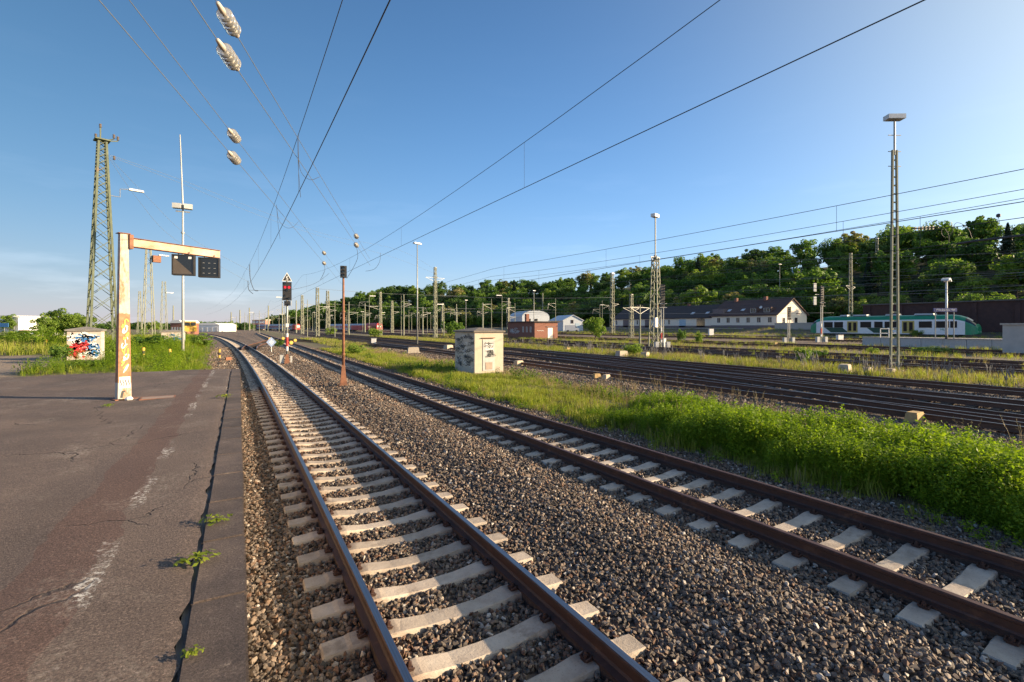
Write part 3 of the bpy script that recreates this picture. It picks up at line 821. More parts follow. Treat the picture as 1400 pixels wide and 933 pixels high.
def plant(name, x, y, s, idx, protos, label, zs=None, tilt=.12):
    n = len(x)
    z = hgt(x, y) - .02
    sc3 = np.repeat(np.asarray(s)[:, None], 3, 1)
    if zs is not None: sc3[:, 2] *= zs
    instancer(name, np.stack([x, y, z], -1), np.stack([NP.normal(0, tilt, n), NP.normal(0, tilt, n), NP.uniform(0, 6.28, n)], -1), sc3, idx, protos, label=label, cat='weeds' if 'weed' in name else 'grass')
def uni(n, x0, x1, y0, y1):
    return NP.uniform(x0, x1, n), NP.uniform(y0, y1, n)
def noise2(x, y, s=1.0):
    return .5 + .25 * np.sin(x * 1.7 * s + 1.3 * np.sin(y * .9 * s)) + .25 * np.sin(y * 1.3 * s + 1.1 * np.sin(x * 1.1 * s + 2))
# the bank of tall weeds beside the second track
x, y = uni(9800, 8.6, 13.2, -8, 14.0)
edge = c2(y) + 2.55 + .22 * np.sin(y * 2.1) + .15 * np.sin(y * 5.3)
hf = sstep(0, .5, x - edge) * (1 - sstep(11.5, 12.8, x + .3 * np.sin(y))) * (1 - sstep(8.0, 13.0, y + .8 * np.sin(x * 2)))
k = (x > edge) & (hf > .16) & (NP.random(len(x)) < .45 + .55 * hf)
x, y, hf = x[k], y[k], hf[k]
un = .74 + .42 * noise2(x * 1.6, y * 1.5) * noise2(y * .8, x * 2.1, 1.7)
plant('tall_weeds', x, y, (.38 + .54 * hf) * un * NP.choice([.75, .95, 1.08, 1.35], len(x), p=[.28, .36, .26, .10]), NP.integers(0, 5, len(x)), W_TALL, 'bank of tall bright green weeds beside the rusty second track')
STALK = []
for k in range(3):
    r = np.random.default_rng(300 + k); mb = MB()
    for _ in range(4):
        b = r.normal(0, .08, 2); t = b + r.normal(0, .14, 2); h = r.uniform(.75, 1.15)
        mb.tube([(*b, 0), (*(b * .55 + t * .45), h * .6), (*t, h)], [.005, .004, .002], 4)
        for j in range(7):
            u = .72 + .28 * j / 7; q = b + (t - b) * u; mb.tube([(*q, h * u), (q[0] + r.normal(0, .03), q[1] + r.normal(0, .03), h * u + .05)], [.006, .002], 4)
    STALK.append(proto('dry_stalk', mb.mesh('dry_stalk', L_DRY)))
x, y = uni(260, 9.6, 14.6, -7, 16)
plant('dry_stalk_weeds', x, y, NP.uniform(.5, .95, len(x)), NP.integers(0, 3, len(x)), STALK, 'dry straw coloured seed stalks poking out of the weed bank')
x, y = uni(1500, 8.2, 9.8, -7, 30)
e = c2(y) + 2.35 + .25 * np.sin(y * 2.1) + .2 * np.sin(y * 5.3); k = NP.random(len(x)) < np.exp(-np.square((x - e) / .28))
x, y = x[k], y[k]
gi = NP.integers(0, 9, len(x))
plant('fringe_weeds', x, y, NP.uniform(.35, .85, len(x)), gi, W_LOW[3:] + G_TUFT[:4] + G_TUFT[4:6], 'sparse fringe of small weeds creeping onto the ballast edge')
# grass strip round the concrete cabinet
def in_strip(x, y):
    return (x > c2(y) + 2.45 + .2 * np.sin(y * 2.1)) & (x < 14.6 + .5 * np.sin(y * .9)) & (NP.random(len(x)) < 1.15 - sstep(12.4, 14.6, x))
x, y = uni(26000, 8.5, 15.5, 4, 62)
k = in_strip(x, y) & (NP.random(len(x)) < .35 + .65 * noise2(x, y)) & ~((x > 11.5) & (x < 13.6) & (y > 24.7) & (y < 28.2))
x, y = x[k], y[k]
dry = NP.random(len(x)) < .08 + .75 * sstep(11.8, 13.2, x + .5 * np.sin(y * .8)) + .35 * (noise2(x, y, .6) > .64)
plant('short_grass', x, y, NP.uniform(.6, 1.25, len(x)) * (.6 + .65 * noise2(x * 1.3, y * .9, 1.4)) * np.where(x < 10.4, 1.1, .85), np.where(dry, NP.integers(4, 7, len(x)), NP.integers(0, 4, len(x))), G_TUFT, 'green and straw coloured grass strip around the concrete cabinet')
x, y = uni(2600, 8.8, 15.0, 6, 60)
row = np.exp(-np.square((x - 12.9 - .25 * np.sin(y * .7)) / .42)) * (1 - sstep(24, 30, y)) + .75 * np.exp(-np.square((x - 9.6) / .5)) * (noise2(x, y, .7) > .52) + .7 * (np.hypot(x - 11, y - 31) < 3) + .5 * np.exp(-np.square((x - 13.9) / .4)) * (y > 22)
k = in_strip(x, y) & (NP.random(len(x)) < row) & ~((x > 11.4) & (x < 13.6) & (y > 24.5) & (y < 28.2))
x, y = x[k], y[k]
plant('low_weeds', x, y, NP.uniform(.6, 1.25, len(x)), NP.integers(0, 6, len(x)), W_LOW, 'low leafy weeds growing among the grass around the cabinet')
# weedy strip behind the yard tracks and between the far tracks
x, y = uni(15000, 29.6, 36.4, -18, 130)
k = NP.random(len(x)) < .25 + .7 * noise2(x, y, .5)
x, y = x[k], y[k]
plant('dry_grass', x, y, NP.uniform(.8, 1.7, len(x)), np.where(NP.random(len(x)) < .45, NP.integers(4, 7, len(x)), NP.integers(0, 4, len(x))), G_TUFT, 'straw and green grass in the strip around the tall light mast')
x, y = uni(170, 30.0, 36.2, -16, 70)
plant('lilac_weeds', x, y, NP.uniform(.7, 1.3, len(x)), NP.integers(0, 3, len(x)), SPIKE, 'grey lilac flower spikes standing in the strip by the light mast')
xs, ys = [], []
for a, b, n, ya, yb in ((40.4, 41.4, 500, -30, 120), (45.4, 46.4, 450, -30, 120), (50.4, 60, 3600, -40, 150), (64.4, 66, 700, 40, 150), (70, 73, 1500, -30, 60), (86, 90, 900, 20, 140), (97, 122, 5000, 10, 190), (11, 16, 1500, 62, 110)):
    q = uni(n, a, b, ya, yb); xs.append(q[0]); ys.append(q[1])
x, y = np.concatenate(xs), np.concatenate(ys)
k = NP.random(len(x)) < noise2(x, y, .35) * 1.2 - .1
x, y = x[k], y[k]
plant('far_grass', x, y, NP.uniform(1.0, 2.3, len(x)), np.where(NP.random(len(x)) < .4, NP.integers(4, 7, len(x)), NP.integers(0, 4, len(x))), G_TUFT, 'patchy grass between the far yard tracks')
# weeds beyond the platform end, and the rough grass left of the dirt path
x, y = uni(11000, -8.5, -.9, 23.1, 85)
k = (path_zone(x, y) < .3) & (x < c1(y) - 3.1 - .3 * np.sin(y)) & (NP.random(len(x)) < np.where(y < 45, 1.0, .5))
k &= ~((x > -8.0) & (x < -5.9) & (y > 31.4) & (y < 34.2))
x, y = x[k], y[k]
hf = sstep(-1.4, -2.8, x - (c1(y) - 1.8)) * sstep(23.0, 24.6, y)
hb = 1 - .65 * np.exp(-np.square((x + 6.6) / 1.6) - np.square((y - 30.5) / 3.0))
un = (.35 + .95 * noise2(x * .9, y * .55) * noise2(y * .7, x * 1.3, 1.3)) * hb
gi = np.where(NP.random(len(x)) < .45, NP.integers(6, 10, len(x)), NP.integers(0, 6, len(x)))
plant('rough_weeds', x, y, np.where(gi > 5, 1.6, 1.0) * (.40 + .70 * hf) * un * NP.choice([.7, 1.0, 1.5], len(x), p=[.4, .45, .15]), gi, W_LOW[:3] + W_TALL[:3] + G_TUFT[:4], 'rough weeds covering the ground beyond the platform end')
x, y = uni(16000, -60, -6.5, 38.5, 120)
k = (path_zone(x, y) < .4) & (NP.random(len(x)) < .3 + .7 * noise2(x, y, .25))
x, y = x[k], y[k]
plant('meadow_grass', x, y, NP.uniform(1.2, 3.0, len(x)), np.where(NP.random(len(x)) < .15, NP.integers(4, 7, len(x)), NP.integers(0, 4, len(x))), G_TUFT, 'rough meadow grass beyond the dirt path')
x, y = uni(1100, -34, -10, 40, 56)
k = NP.random(len(x)) < sstep(.45, .7, noise2(x, y, .3))
x, y = x[k], y[k]
plant('meadow_weeds', x, y, NP.uniform(1.0, 1.9, len(x)), NP.integers(0, 6, len(x)), W_LOW[:3] + W_TALL[:3], 'taller weeds clumped in the meadow past the dirt path')
# stray sprigs growing out of the platform joint
for i, (px, py, s, lab) in enumerate(((296, 716, .34, 'flat yellow green weed sprawling over the platform edge slabs, farther one'), (268, 772, .42, 'yellow green weed growing in the platform joint, larger and nearer one'),
                                      (262, 900, .16, 'tiny green sprig in the platform joint nearest the viewer'), (148, 557, .34, 'green tuft on the asphalt beside the rusty gallows post'), (307, 545, .5, 'green weeds in the platform joint near its far end'))):
    p = on_plane(px, py, PLAT)
    r = np.random.default_rng(i); n = 60
    A = r.uniform(0, 6.28, n); R = r.uniform(.02, .36, n) * s
    P = np.stack([R * np.cos(A) * 1.0, R * np.sin(A) * .6, .02 + r.uniform(0, .16, n) * s], -1)
    U, V = leaf_axes(r, unit(np.stack([np.cos(A) * .3, np.sin(A) * .3, np.ones(n)], -1) + r.normal(0, .3, (n, 3))), .05 * s + .006, .5)
    w = link('sprig', quads_mesh('sprig', P, U, V, [L_GRASS if i != 3 else L_WEED]), None, p)
    tag(w, lab, 'weed', 'sprigs on the platform')

# trees
def crown_mesh(seed, mats, rad, hgt_, clumps=60, per=85, leaf=.30, z0=.12, spread=1.0, mixp=None, conif=False):
    r = np.random.default_rng(seed)
    P, N = [], []
    for c in range(clumps):
        if conif:
            t = (c + .5) / clumps
            z = hgt_ * (.10 + .88 * t); rr = rad * (1 - t) ** .85
            a = r.uniform(0, 6.28, per); q = np.sqrt(r.uniform(0.05, 1, per))
            p = np.stack([np.cos(a) * q * rr, np.sin(a) * q * rr, z - q * rr * .35 + r.normal(0, .12, per)], -1)
            n = np.stack([np.cos(a) * .6, np.sin(a) * .6, np.full(per, .9)], -1)
        else:
            d = unit(r.normal(size=3)); d[2] = d[2] * .9
            q = r.uniform(.30, 1.0) ** .8
            cz = hgt_ * (z0 + (1 - z0) * .5); rz = hgt_ * (1 - z0) * .5
            cc = np.array([d[0] * rad * q * spread, d[1] * rad * q * spread, cz + d[2] * rz * q])
            cr = rad * r.uniform(.13, .36)
            s = unit(r.normal(size=(per, 3)) + np.array([0, 0, .25])); k = r.uniform(.72, 1.06, (per, 1))
            p = cc + s * cr * k * np.array([1.05, 1.05, .85]); n = s
        P.append(p); N.append(n)
    P = np.concatenate(P); N = np.concatenate(N)
    N = unit(N + r.normal(0, .45, N.shape))
    U, V = leaf_axes(r, N, leaf, .75)
    mi = None
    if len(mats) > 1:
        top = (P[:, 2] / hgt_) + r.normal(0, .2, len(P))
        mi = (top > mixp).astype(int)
    return quads_mesh('crown', P, U, V, mats, mi)
def trunk_mesh(seed, h, r0, limbs=6, reach=2.4):
    r = random.Random(seed); mb = MB()
    top = Vector((r.uniform(-.5, .5), r.uniform(-.5, .5), h * .8))
    mb.tube([(0, 0, -.4), (0, 0, h * .15), top * .5, top], [r0 * 1.25, r0, r0 * .75, r0 * .15], 8)
    for k in range(limbs):
        t = r.uniform(.35, .8); b = top * t; a = r.uniform(0, 6.28)
        e = b + Vector((math.cos(a) * reach * r.uniform(.6, 1.1), math.sin(a) * reach * r.uniform(.6, 1.1), h * r.uniform(.08, .22)))
        mb.tube([b, (b + e) / 2 + Vector((0, 0, .3)), e], [r0 * .45, r0 * .3, r0 * .08], 6)
    return mb.mesh('trunk', M_BARK, True)
CROWNS = {'green': [crown_mesh(1, [L_TREE], 4.6, 12.5), crown_mesh(2, [L_TREE], 4.2, 14), crown_mesh(11, [L_TREE2], 4.8, 12)],
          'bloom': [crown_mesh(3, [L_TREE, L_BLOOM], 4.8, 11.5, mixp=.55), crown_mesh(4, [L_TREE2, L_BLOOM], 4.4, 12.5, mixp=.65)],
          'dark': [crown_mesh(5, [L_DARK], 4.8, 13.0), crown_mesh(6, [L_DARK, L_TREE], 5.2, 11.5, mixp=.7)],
          'conif': [crown_mesh(7, [L_CONIF], 2.9, 15, 26, 130, .30, conif=True)]}
TRUNKS = [trunk_mesh(k, 12, .24) for k in range(3)]
TNAME = {'green': ('deciduous_tree', 'leafy mid green tree of the wood on the hillside', 'green deciduous trees on the hillside'),
         'bloom': ('blossoming_tree', 'olive tree with pale cream blossom in the wood on the hillside', 'cream blossoming trees on the hillside'),
         'dark': ('dark_tree', 'dark shady green tree of the wood on the hillside', 'dark trees on the hillside'),
         'conif': ('conifer_tree', 'slim dark conifer rising out of the wood on the hillside', 'conifers on the hillside')}
def tree(kind, p, s, rz, k=None, name=None, label=None, group=None, sz=1.0):
    nm, lab, grp = TNAME[kind]
    t = thing(name or nm, label or lab, 'tree', p, rz, group if label else grp)
    t.scale = (s, s, s * sz)
    cs = CROWNS[kind]
    link('trunk', TRUNKS[RNG.randrange(3)], t)
    link('crown', cs[RNG.randrange(len(cs)) if k is None else k % len(cs)], t)
    return t
def pick():
    u = RNG.random()
    return 'green' if u < .46 else ('bloom' if u < .66 else ('dark' if u < .96 else 'conif'))
OFFS = [(4, 6.0), (12, 6.5), (21, 7.0), (31, 7.5), (41, 8.0), (52, 8.0), (63, 8.5), (75, 8.5), (87, 9.0), (99, 9.0), (111, 9.0)]
spots = []
for x0, sp in OFFS:
    yy = -80.0
    while yy < 1700:
        y = yy + RNG.uniform(-.4, .4) * sp
        x = float(hill_edge(y)) + x0 + RNG.uniform(-3, 3)
        q = w2px((x, y, 0))
        if q[2] > 60 and 250 < q[0] < 1480:
            kd = pick()
            s = RNG.choice([.62, .8, .95, 1.1, 1.32]) * RNG.uniform(.9, 1.1) * (1.2 if yy > 350 else 1.0)
            if x0 < 36 and y < 85: s *= .62
            if kd == 'conif': s *= .95
            spots.append((q[2], q[0], x0, Vector((x, y, float(hgt(x, y)) - .2)), s, kd))
        yy += sp * (1.0 if yy < 200 else (1.3 if yy < 420 else (1.8 if yy < 800 else 3.0)))
spots.sort(key=lambda t: t[0])
def zone(px):
    for lim, nm in ((560, 'above the red trains'), (680, 'above the concrete cabinet'), (770, 'above the brick hut'), (860, 'above the blue grey hall'), (960, 'above the dark goods shed'), (1055, 'above the cream house roof'), (1150, 'behind the cream gable'), (1225, 'above the railcar rear'), (1300, 'above the railcar front'), (1365, 'over the retaining wall'), (9999, 'over the concrete hut')):
        if px < lim: return nm
LOOKS = {'green': 'leafy mid green tree', 'bloom': 'cream blossoming tree', 'dark': 'dark shady green tree', 'conif': 'slim dark conifer'}
HOUSES = [(1093, 379, 13, 'white gabled house peeping from the wood over the railcar signal'), (1361, 350, 12, 'white house with red roof half hidden in the wood'), (1190, 355, 9, 'small pale house barely visible between tree tops'), (866, 384, 9, 'pale house front between tree tops over the lattice light mast')]
HPOS = []
for px, py, wpx, lab in HOUSES:         # march along the sight line until it meets the slope
    Zh = 150.0
    while Zh < 420 and at_depth(px, py, Zh).z > float(hgt(*at_depth(px, py, Zh).to_2d())): Zh += 2
    HPOS.append((px, py, wpx, lab, Zh))
rest = []; mine = []
for i, (Zq, px, x0, p, s, kd) in enumerate(spots):
    if any(abs(px - h[0]) < h[2] * .6 and h[4] - 32 < Zq < h[4] + 8 for h in HPOS): continue
    if len(mine) < 290: mine.append((px, x0, p, s, kd))
    else: rest.append((p, s, RNG.uniform(0, 6.28), kd))
ORD = ['first', 'second', 'third', 'fourth', 'fifth', 'sixth', 'seventh', 'eighth', 'ninth', 'tenth', 'eleventh', 'twelfth', 'thirteenth', 'fourteenth', 'fifteenth', 'sixteenth', 'seventeenth', 'eighteenth', 'nineteenth', 'twentieth']
def ordinals(keys):
    """for each (label, px): the label, with its place in the row where several share it"""
    by = {}
    for i, (lab, px) in enumerate(keys): by.setdefault(lab, []).append((px, i))
    out = [None] * len(keys)
    for lab, l in by.items():
        l.sort()
        for k, (_, i) in enumerate(l): out[i] = lab if len(l) == 1 else '%s, %s from left' % (lab, ORD[min(k, 19)])
    return out
keys = []
for px, x0, p, s, kd in mine:
    row = 'at the wood foot' if x0 < 18 else ('halfway up the slope' if x0 < 70 else 'on the wood crest')
    keys.append(('%s %s %s' % (LOOKS[kd], row, zone(px)), px))
for (px, x0, p, s, kd), lab in zip(mine, ordinals(keys)):
    tree(kd, p, s, RNG.uniform(0, 6.28), None, None, lab, TNAME[kd][2])
print('trees', len(spots))
PK = []
for kd in CROWNS:
    for k, me in enumerate(CROWNS[kd]): PK.append((kd, proto('wood_crown', me)))
def wood(name, items, label):
    ids = []
    for p, s, a, kd in items:
        ids.append(RNG.choice([i for i, (q, _) in enumerate(PK) if q == kd]))
    instancer(name, [tuple(t[0]) for t in items], [(0, 0, t[2]) for t in items], [(t[1],) * 3 for t in items], ids, [o for _, o in PK], label=label, cat='wood')
wood('distant_wood', rest, 'distant wooded hillside receding beyond the yard')
lw = []
for k in range(150):
    px = RNG.uniform(-60, 345); Z = RNG.uniform(330, 520)
    p = at_depth(px, 446, Z); p.z = -4.5 if px > 120 else -6.5
    lw.append((p, RNG.uniform(.6, .95), RNG.uniform(0, 6), RNG.choice(['dark', 'dark', 'green'])))
wood('distant_treeline', lw, 'low dark line of trees on the horizon past the dirt path')
for px, Z, s, kd, lab in ((14, 190, .62, 'green', 'rounded green tree behind the white hall at the horizon'), (62, 78, .34, 'green', 'small bushy tree nearest the white hall past the dirt path'), (82, 82, .46, 'green', 'pointed light green tree between hall and lattice pylon'),
                          (100, 84, .40, 'green', 'low spreading tree next to the lattice pylon'), (116, 80, .36, 'green', 'small green tree touching the lattice pylon in view'), (72, 96, .36, 'green', 'low tree tucked behind the pointed light green tree')):
    p = at_depth(px, 446, Z); p.z = float(hgt(p.x, p.y)) - .3
    tree(kd, p, s, RNG.uniform(0, 6), 2, 'roadside_tree', lab, 'trees past the dirt path')
# bushes by the tracks
BUSH = [crown_mesh(70 + k, [L_TREE2 if k != 1 else L_TREE], 1.0, 1.6, 34, 70, .06, z0=.05, spread=.95) for k in range(3)]
BSTEM = MB().tube([(0, 0, -.1), (0, 0, .5), (.1, 0, 1.0)], [.05, .04, .01], 5).mesh('stem', M_BARK)
def bush(px, py, wpx, hpx, lab, k):
    p = ground(px, py); Z = w2px(p)[2]
    t = thing('bush', lab, 'bush', p, k * 1.3, 'bushes among the tracks')
    sx = wpx * Z / F / 2.2; t.scale = (sx, sx, hpx * Z / F / 1.6)
    link('stem', BSTEM, t); link('foliage', BUSH[k % 3], t)
for i, a in enumerate(((814, 465, 36, 31, 'large pale green bush in front of the blue gabled hall'), (932, 469, 15, 22, 'slender light bush in front of the shed'), (955, 470, 13, 17, 'small light bush farther along the shed front'),
          (1098, 499, 26, 24, 'round green bush at the edge of the weedy strip'), (1114, 490, 34, 13, 'low yellowish bush mound behind the round green bush'), (1193, 484, 20, 9, 'small bright bush beside the tall light mast'),
          (866, 487, 34, 17, 'dark spreading bush in front of the tall lattice light mast'), (618, 460, 34, 24, 'dark green bush behind the concrete cabinet'), (452, 459, 20, 12, 'small bush in front of the red coaches'),
          (512, 462, 24, 13, 'bush below the red locomotive'), (381, 475, 18, 12, 'low bush beside the blue diamond sign'), (487, 485, 30, 15, 'low green bush beside the rusty signal post'), (1253, 461, 20, 10, 'bush against the railcar side'),
          (1163, 459, 26, 9, 'bush in front of the railcar between its doors'), (1275, 483, 60, 9, 'patch of low bush beneath the station platform wall'))):
    bush(*a, i)
for i, a in enumerate(((84, 494, 30, 26, 'dark shrub touching the graffiti box on its left'), (118, 504, 58, 12, 'low leafy shrub growing in front of the graffiti box'), (158, 489, 26, 24, 'shrub between the graffiti box and the gallows post'),
        (205, 478, 60, 22, 'broad shrub in the weeds behind the gallows post'), (275, 476, 40, 20, 'shrub in the weeds nearest the curved track'), (20, 472, 70, 20, 'wide shrub in the meadow at the picture edge'), (66, 474, 44, 14, 'low shrub at the bend of the dirt path'))):
    bush(*a, i + 1)
# ---------------------------------------------------------------- masts, posts and lamps
def lattice(t, H, wb, wt, mat, n, each=False, bw=.03, legw=.07, z0=0.0):
    def c(i, j, z):
        w = (wb + (wt - wb) * z / H) / 2
        return Vector((i * w, j * w, z0 + z))
    cs = [(-1, -1), (1, -1), (1, 1), (-1, 1)]
    for i, j in cs:
        m = MB(); m.bar(c(i, j, -.3), c(i, j, H), legw, legw)
        m.build('leg', mat, t)
    zs = [0]
    q = (wt / wb) ** (1 / n) if wt < wb else 1.0
    st = [q ** k for k in range(n)]; tot = sum(st)
    for s in st: zs.append(zs[-1] + H * s / tot)
    M = MB()
    for k in range(n):
        for f in range(4):
            a, b = cs[f], cs[(f + 1) % 4]
            for (u, w) in ((a, b), (b, a)) if each else (((a, b),) if (k + f) % 2 else ((b, a),)):
                m = MB() if each else M
                m.bar(c(*u, zs[k]), c(*w, zs[k + 1]), bw, bw * .6)
                if each: m.build('brace', mat, t)
    if not each: tag(M.build('bracing', mat, t), kind='stuff')
def insulator_small(m, p, mi=0):
    m.lathe([(.02, 0), (.06, .02), (.03, .05), (.06, .09), (.03, .12), (.06, .16), (.02, .2)], 8, p, mi)
M_PORC = pm('brown_porcelain', (0.20, 0.16, 0.13), (0.12, 0.10, 0.09), 5, 0.3)
M_LAMP = pm('lamp_housing', (0.72, 0.72, 0.70), (0.6, 0.6, 0.58), 5, 0.4)

# the green lattice pylon
p = at_depth(139.5, 446, 38.0); p.z = float(hgt(p.x, p.y))
py = thing('lattice_pylon', 'tall green lattice pylon tapering upward behind the graffiti box', 'pylon', p, 0.35)
lattice(py, 16.3, 1.7, .46, M_GREEN, 19, True, .06, .14)
m = MB(); m.box((0, 0, 16.35), (.95, .95, .1)); m.bar((-.1, 0, 16.4), (-.1, 0, 17.4), .09)
for q in ((.7, -.2), (1.0, .1)): m.bar((0, 0, 16.3), (q[0], q[1], 16.6), .07)
m.build('head_frame', M_GREEN, py)
for q in ((-.1, 0, 17.3), (.7, -.2, 16.65), (1.0, .1, 16.65), (.75, 0, 15.0), (-.35, .2, 16.5)):
    m = MB(); insulator_small(m, (0, 0, 0)); o = m.build('insulator', M_PORC, py, q); o.scale = (1.7, 1.7, 1.7)
m = MB(); m.tube([(.45, -.1, 12.1), (1.1, -.1, 12.1), (1.1, -.1, 12.75), (1.7, -.1, 12.85)], .03)
m.build('lamp_bracket', M_GALV, py)
m = MB(); m.box((2.15, -.1, 12.85), (1.0, .28, .16), top=(.9, .6)); m.build('lamp_head', M_LAMP, py)

def small_lattice(px, Z, H, wb, wt, lab, mat, rz=.4, n=12, name='lattice_mast', bw=.05, lw=.11, extra=None, gz=None):
    p = at_depth(px, 446, Z); p.z = float(hgt(p.x, p.y)) if gz is None else gz
    t = thing(name, lab, 'mast', p, rz, 'lattice masts')
    lattice(t, H, wb, wt, mat, n, False, bw, lw)
    return t
def arm_v(t, z, w, side=1, mat=None, depth=.9):
    m = MB()
    m.bar((0, 0, z + depth), (side * w, 0, z + depth * .95), .07); m.bar((0, 0, z), (side * w, 0, z + depth * .9), .06)
    m.build('bracket', mat or M_GALV, t)
    m = MB(); insulator_small(m, (0, 0, 0)); o = m.build('insulator', M_PORC, t, (side * w * .25, 0, z + depth)); o.scale = (1.3, 1.3, 1.3)
t = small_lattice(203, 80, 15.3, 1.5, .55, 'far green lattice mast with a square floodlight, seen past the gallows', M_OLIVE)
MB().box((1.0, -.4, 13.2), (1.1, .7, 1.1)).build('floodlight', M_RUSTY, t); MB().box((2.0, -.4, 13.9), (1.4, .5, .16)).build('lamp_head', M_LAMP, t)
t = small_lattice(224, 139, 15.2, 1.5, .7, 'distant thin lattice mast beside the floodlight mast', M_OLIVE)
MB().box((1.4, 0, 12), (1.8, .5, .2)).build('lamp_head', M_LAMP, t)
small_lattice(191, 150, 13.2, 1.2, .4, 'faint slim lattice mast at the horizon behind the gallows post', M_OLIVE)
# slim antenna pole with floodlights
p = ground(250, 484)
Zp = w2px(p)[2]
ap = thing('floodlight_pole', 'very tall thin pole with twin floodlights standing in the weeds', 'pole', p)
hp = (484 - 185) / F * Zp
MB().tube([(0, 0, -.2), (0, 0, hp * .33), (0, 0, hp * .68), (-.1, 0, hp * .86)], [.10, .08, .06, .045], 8).build('post', M_GREYBOX, ap, smooth=True)
MB().tube([(-.1, 0, hp * .86), (-.18, 0, hp)], [.05, .035], 8).build('tip', M_GALV, ap)
for sx in (-.35, .35):
    m = MB(); m.box((sx, -.15, hp * .672), (.55, .45, .36), rz=.3 * sx); m.build('floodlight', M_GREYBOX, ap)
MB().box((0, 0, hp * .65), (.9, .08, .08)).build('crossbar', M_GALV, ap)
for zf in (.42, .55):
    MB().lathe([(.12, 0), (.12, .12)], 8, (0, 0, hp * zf)).build('collar', M_GALV, ap)

# right-hand light mast: two channels with rungs, a flat lamp box on a spike
p = ground(1223, 507.5); Zr = w2px(p)[2]
rm = thing('light_mast', 'tall ladder-like light mast with white box lamp in the weedy strip', 'light mast', p, -.42)
Hm = (507 - 205) / F * Zr; Ht = (507 - 163) / F * Zr
for s in (-1, 1):
    MB().bar((s * .26, 0, -.2), (s * .13, 0, Hm), .085, .13).build('channel', M_OLIVE, rm)
nr = 26
for k in range(nr):
    z = .5 + (Hm - .6) * k / (nr - 1); w = .26 - .13 * z / Hm
    MB().box((0, 0, z), (2 * w, .05, .09)).build('rung', M_OLIVE, rm)
MB().tube([(0, 0, Hm - .3), (0, 0, Ht)], .055, 8).build('spike', M_GALV, rm)
for z in (Hm - 1.0, Hm - .1, Hm + .9):
    MB().bar((-.42, 0, z), (.42, 0, z + .02), .04).build('crossbar', M_GALV, rm)
m = MB(); m.box((0, 0, Ht + .12), (1.02, .5, .27)); lampbox = m.build('lamp_box', M_LAMP, rm); lampbox.rotation_euler = (0, 0, -.12)
MB().box((0, 0, Ht - .035), (.85, .38, .03)).build('diffuser', M_GREYBOX, lampbox)

def pole_lamp(px, py, top, lab, head=1.4, r=.09, name='lamp_post', dbl=False, mat=None, Z=None):
    p = ground(px, py); Zq = w2px(p)[2]
    H = (py - top) / F * Zq
    t = thing(name, lab, 'lamp post', p, 0.0, 'lamp posts')
    MB().tube([(0, 0, -.2), (0, 0, H * .5), (0, 0, H)], [r * 1.3, r, r * .7], 8).build('post', mat or M_GALV, t, smooth=True)
    if dbl:
        for s in (-1, 1): MB().box((s * head * .3, 0, H + .05), (head * .55, .4, .18), top=(.8, .7)).build('lamp_head', M_LAMP, t)
    else:
        MB().box((0, 0, H + .1), (head, .45, .22), rz=.45, top=(.95, .8)).build('lamp_head', M_LAMP, t)
    return t
t = pole_lamp(570.5, 472, 334, 'tall slender yard lamp with flat white head between the tracks', 1.4, .10)
pole_lamp(1066, 452, 379, 'thin lamp pole standing in front of the cream gable', 1.6, .09, dbl=True)
pole_lamp(730, 455, 398, 'lamp pole rising behind the brick hut, white flat head', 1.5, .12)
pole_lamp(1333, 449, 371, 'lone thin lamp above the retaining wall at the wood edge', 1.2, .10)
pole_lamp(637, 456, 411, 'lamp post with white head among the distant catenary masts', 1.3, .10)
# lattice light mast by the signal
p = ground(896, 476); Zq = w2px(p)[2]
H1 = (476 - 353) / F * Zq; H2 = (476 - 297) / F * Zq
t = thing('light_mast', 'lattice light mast with slim top pole and box lamp in mid yard', 'light mast', p, .3)
lattice(t, H1, 1.2, .62, M_OLIVE, 13, False, .10, .12)
MB().box((0, 0, H1 + .04), (.8, .8, .1)).build('top_plate', M_GALV, t)
MB().tube([(0, 0, H1 - .5), (0, 0, H2)], .09, 8).build('top_pole', M_GALV, t)
MB().box((-.1, 0, H2 + .15), (1.1, .6, .4)).build('lamp_box', M_LAMP, t)
MB().box((-.9, -.5, 3.2), (.6, .3, 1.2)).build('notice_board', M_WHITE, t)
MB().box((.9, -.6, .6), (.6, .5, 1.2)).build('control_box', M_GREYBOX, t)
for s, z in ((1, H1 - .2), (-1, H1 - .2)): arm_v(t, z - .6, 1.2, s)

def cat_mast(px, py, top, lab, wb=.62, wt=.4, arms=(), mat=None, solid=False, n=10, lamp=False):
    wb *= .72; wt *= .7; n = int(n * 1.4)
    p = ground(px, py); Zq = w2px(p)[2]
    H = (py - top) / F * Zq
    t = thing('catenary_mast', lab, 'mast', p, .2, 'catenary masts in the yard')
    k = max(1.0, Zq / 90)
    if solid:
        MB().tube([(0, 0, -.2), (0, 0, H)], [.14 * k, .09 * k], 8).build('post', mat or M_OLIVE, t)
    else:
        lattice(t, H, wb * k, wt * k, mat or M_OLIVE, n, False, .075 * k, .08 * k)
        MB().box((0, 0, H + .03), (wt * k + .12, wt * k + .12, .08)).build('top_plate', M_GALV, t)
    for (zf, w, s) in arms: arm_v(t, H * zf, w, s)
    if lamp: MB().box((.0, -.2, H + .2), (1.3, .5, .3)).build('lamp_head', M_LAMP, t)
    return t
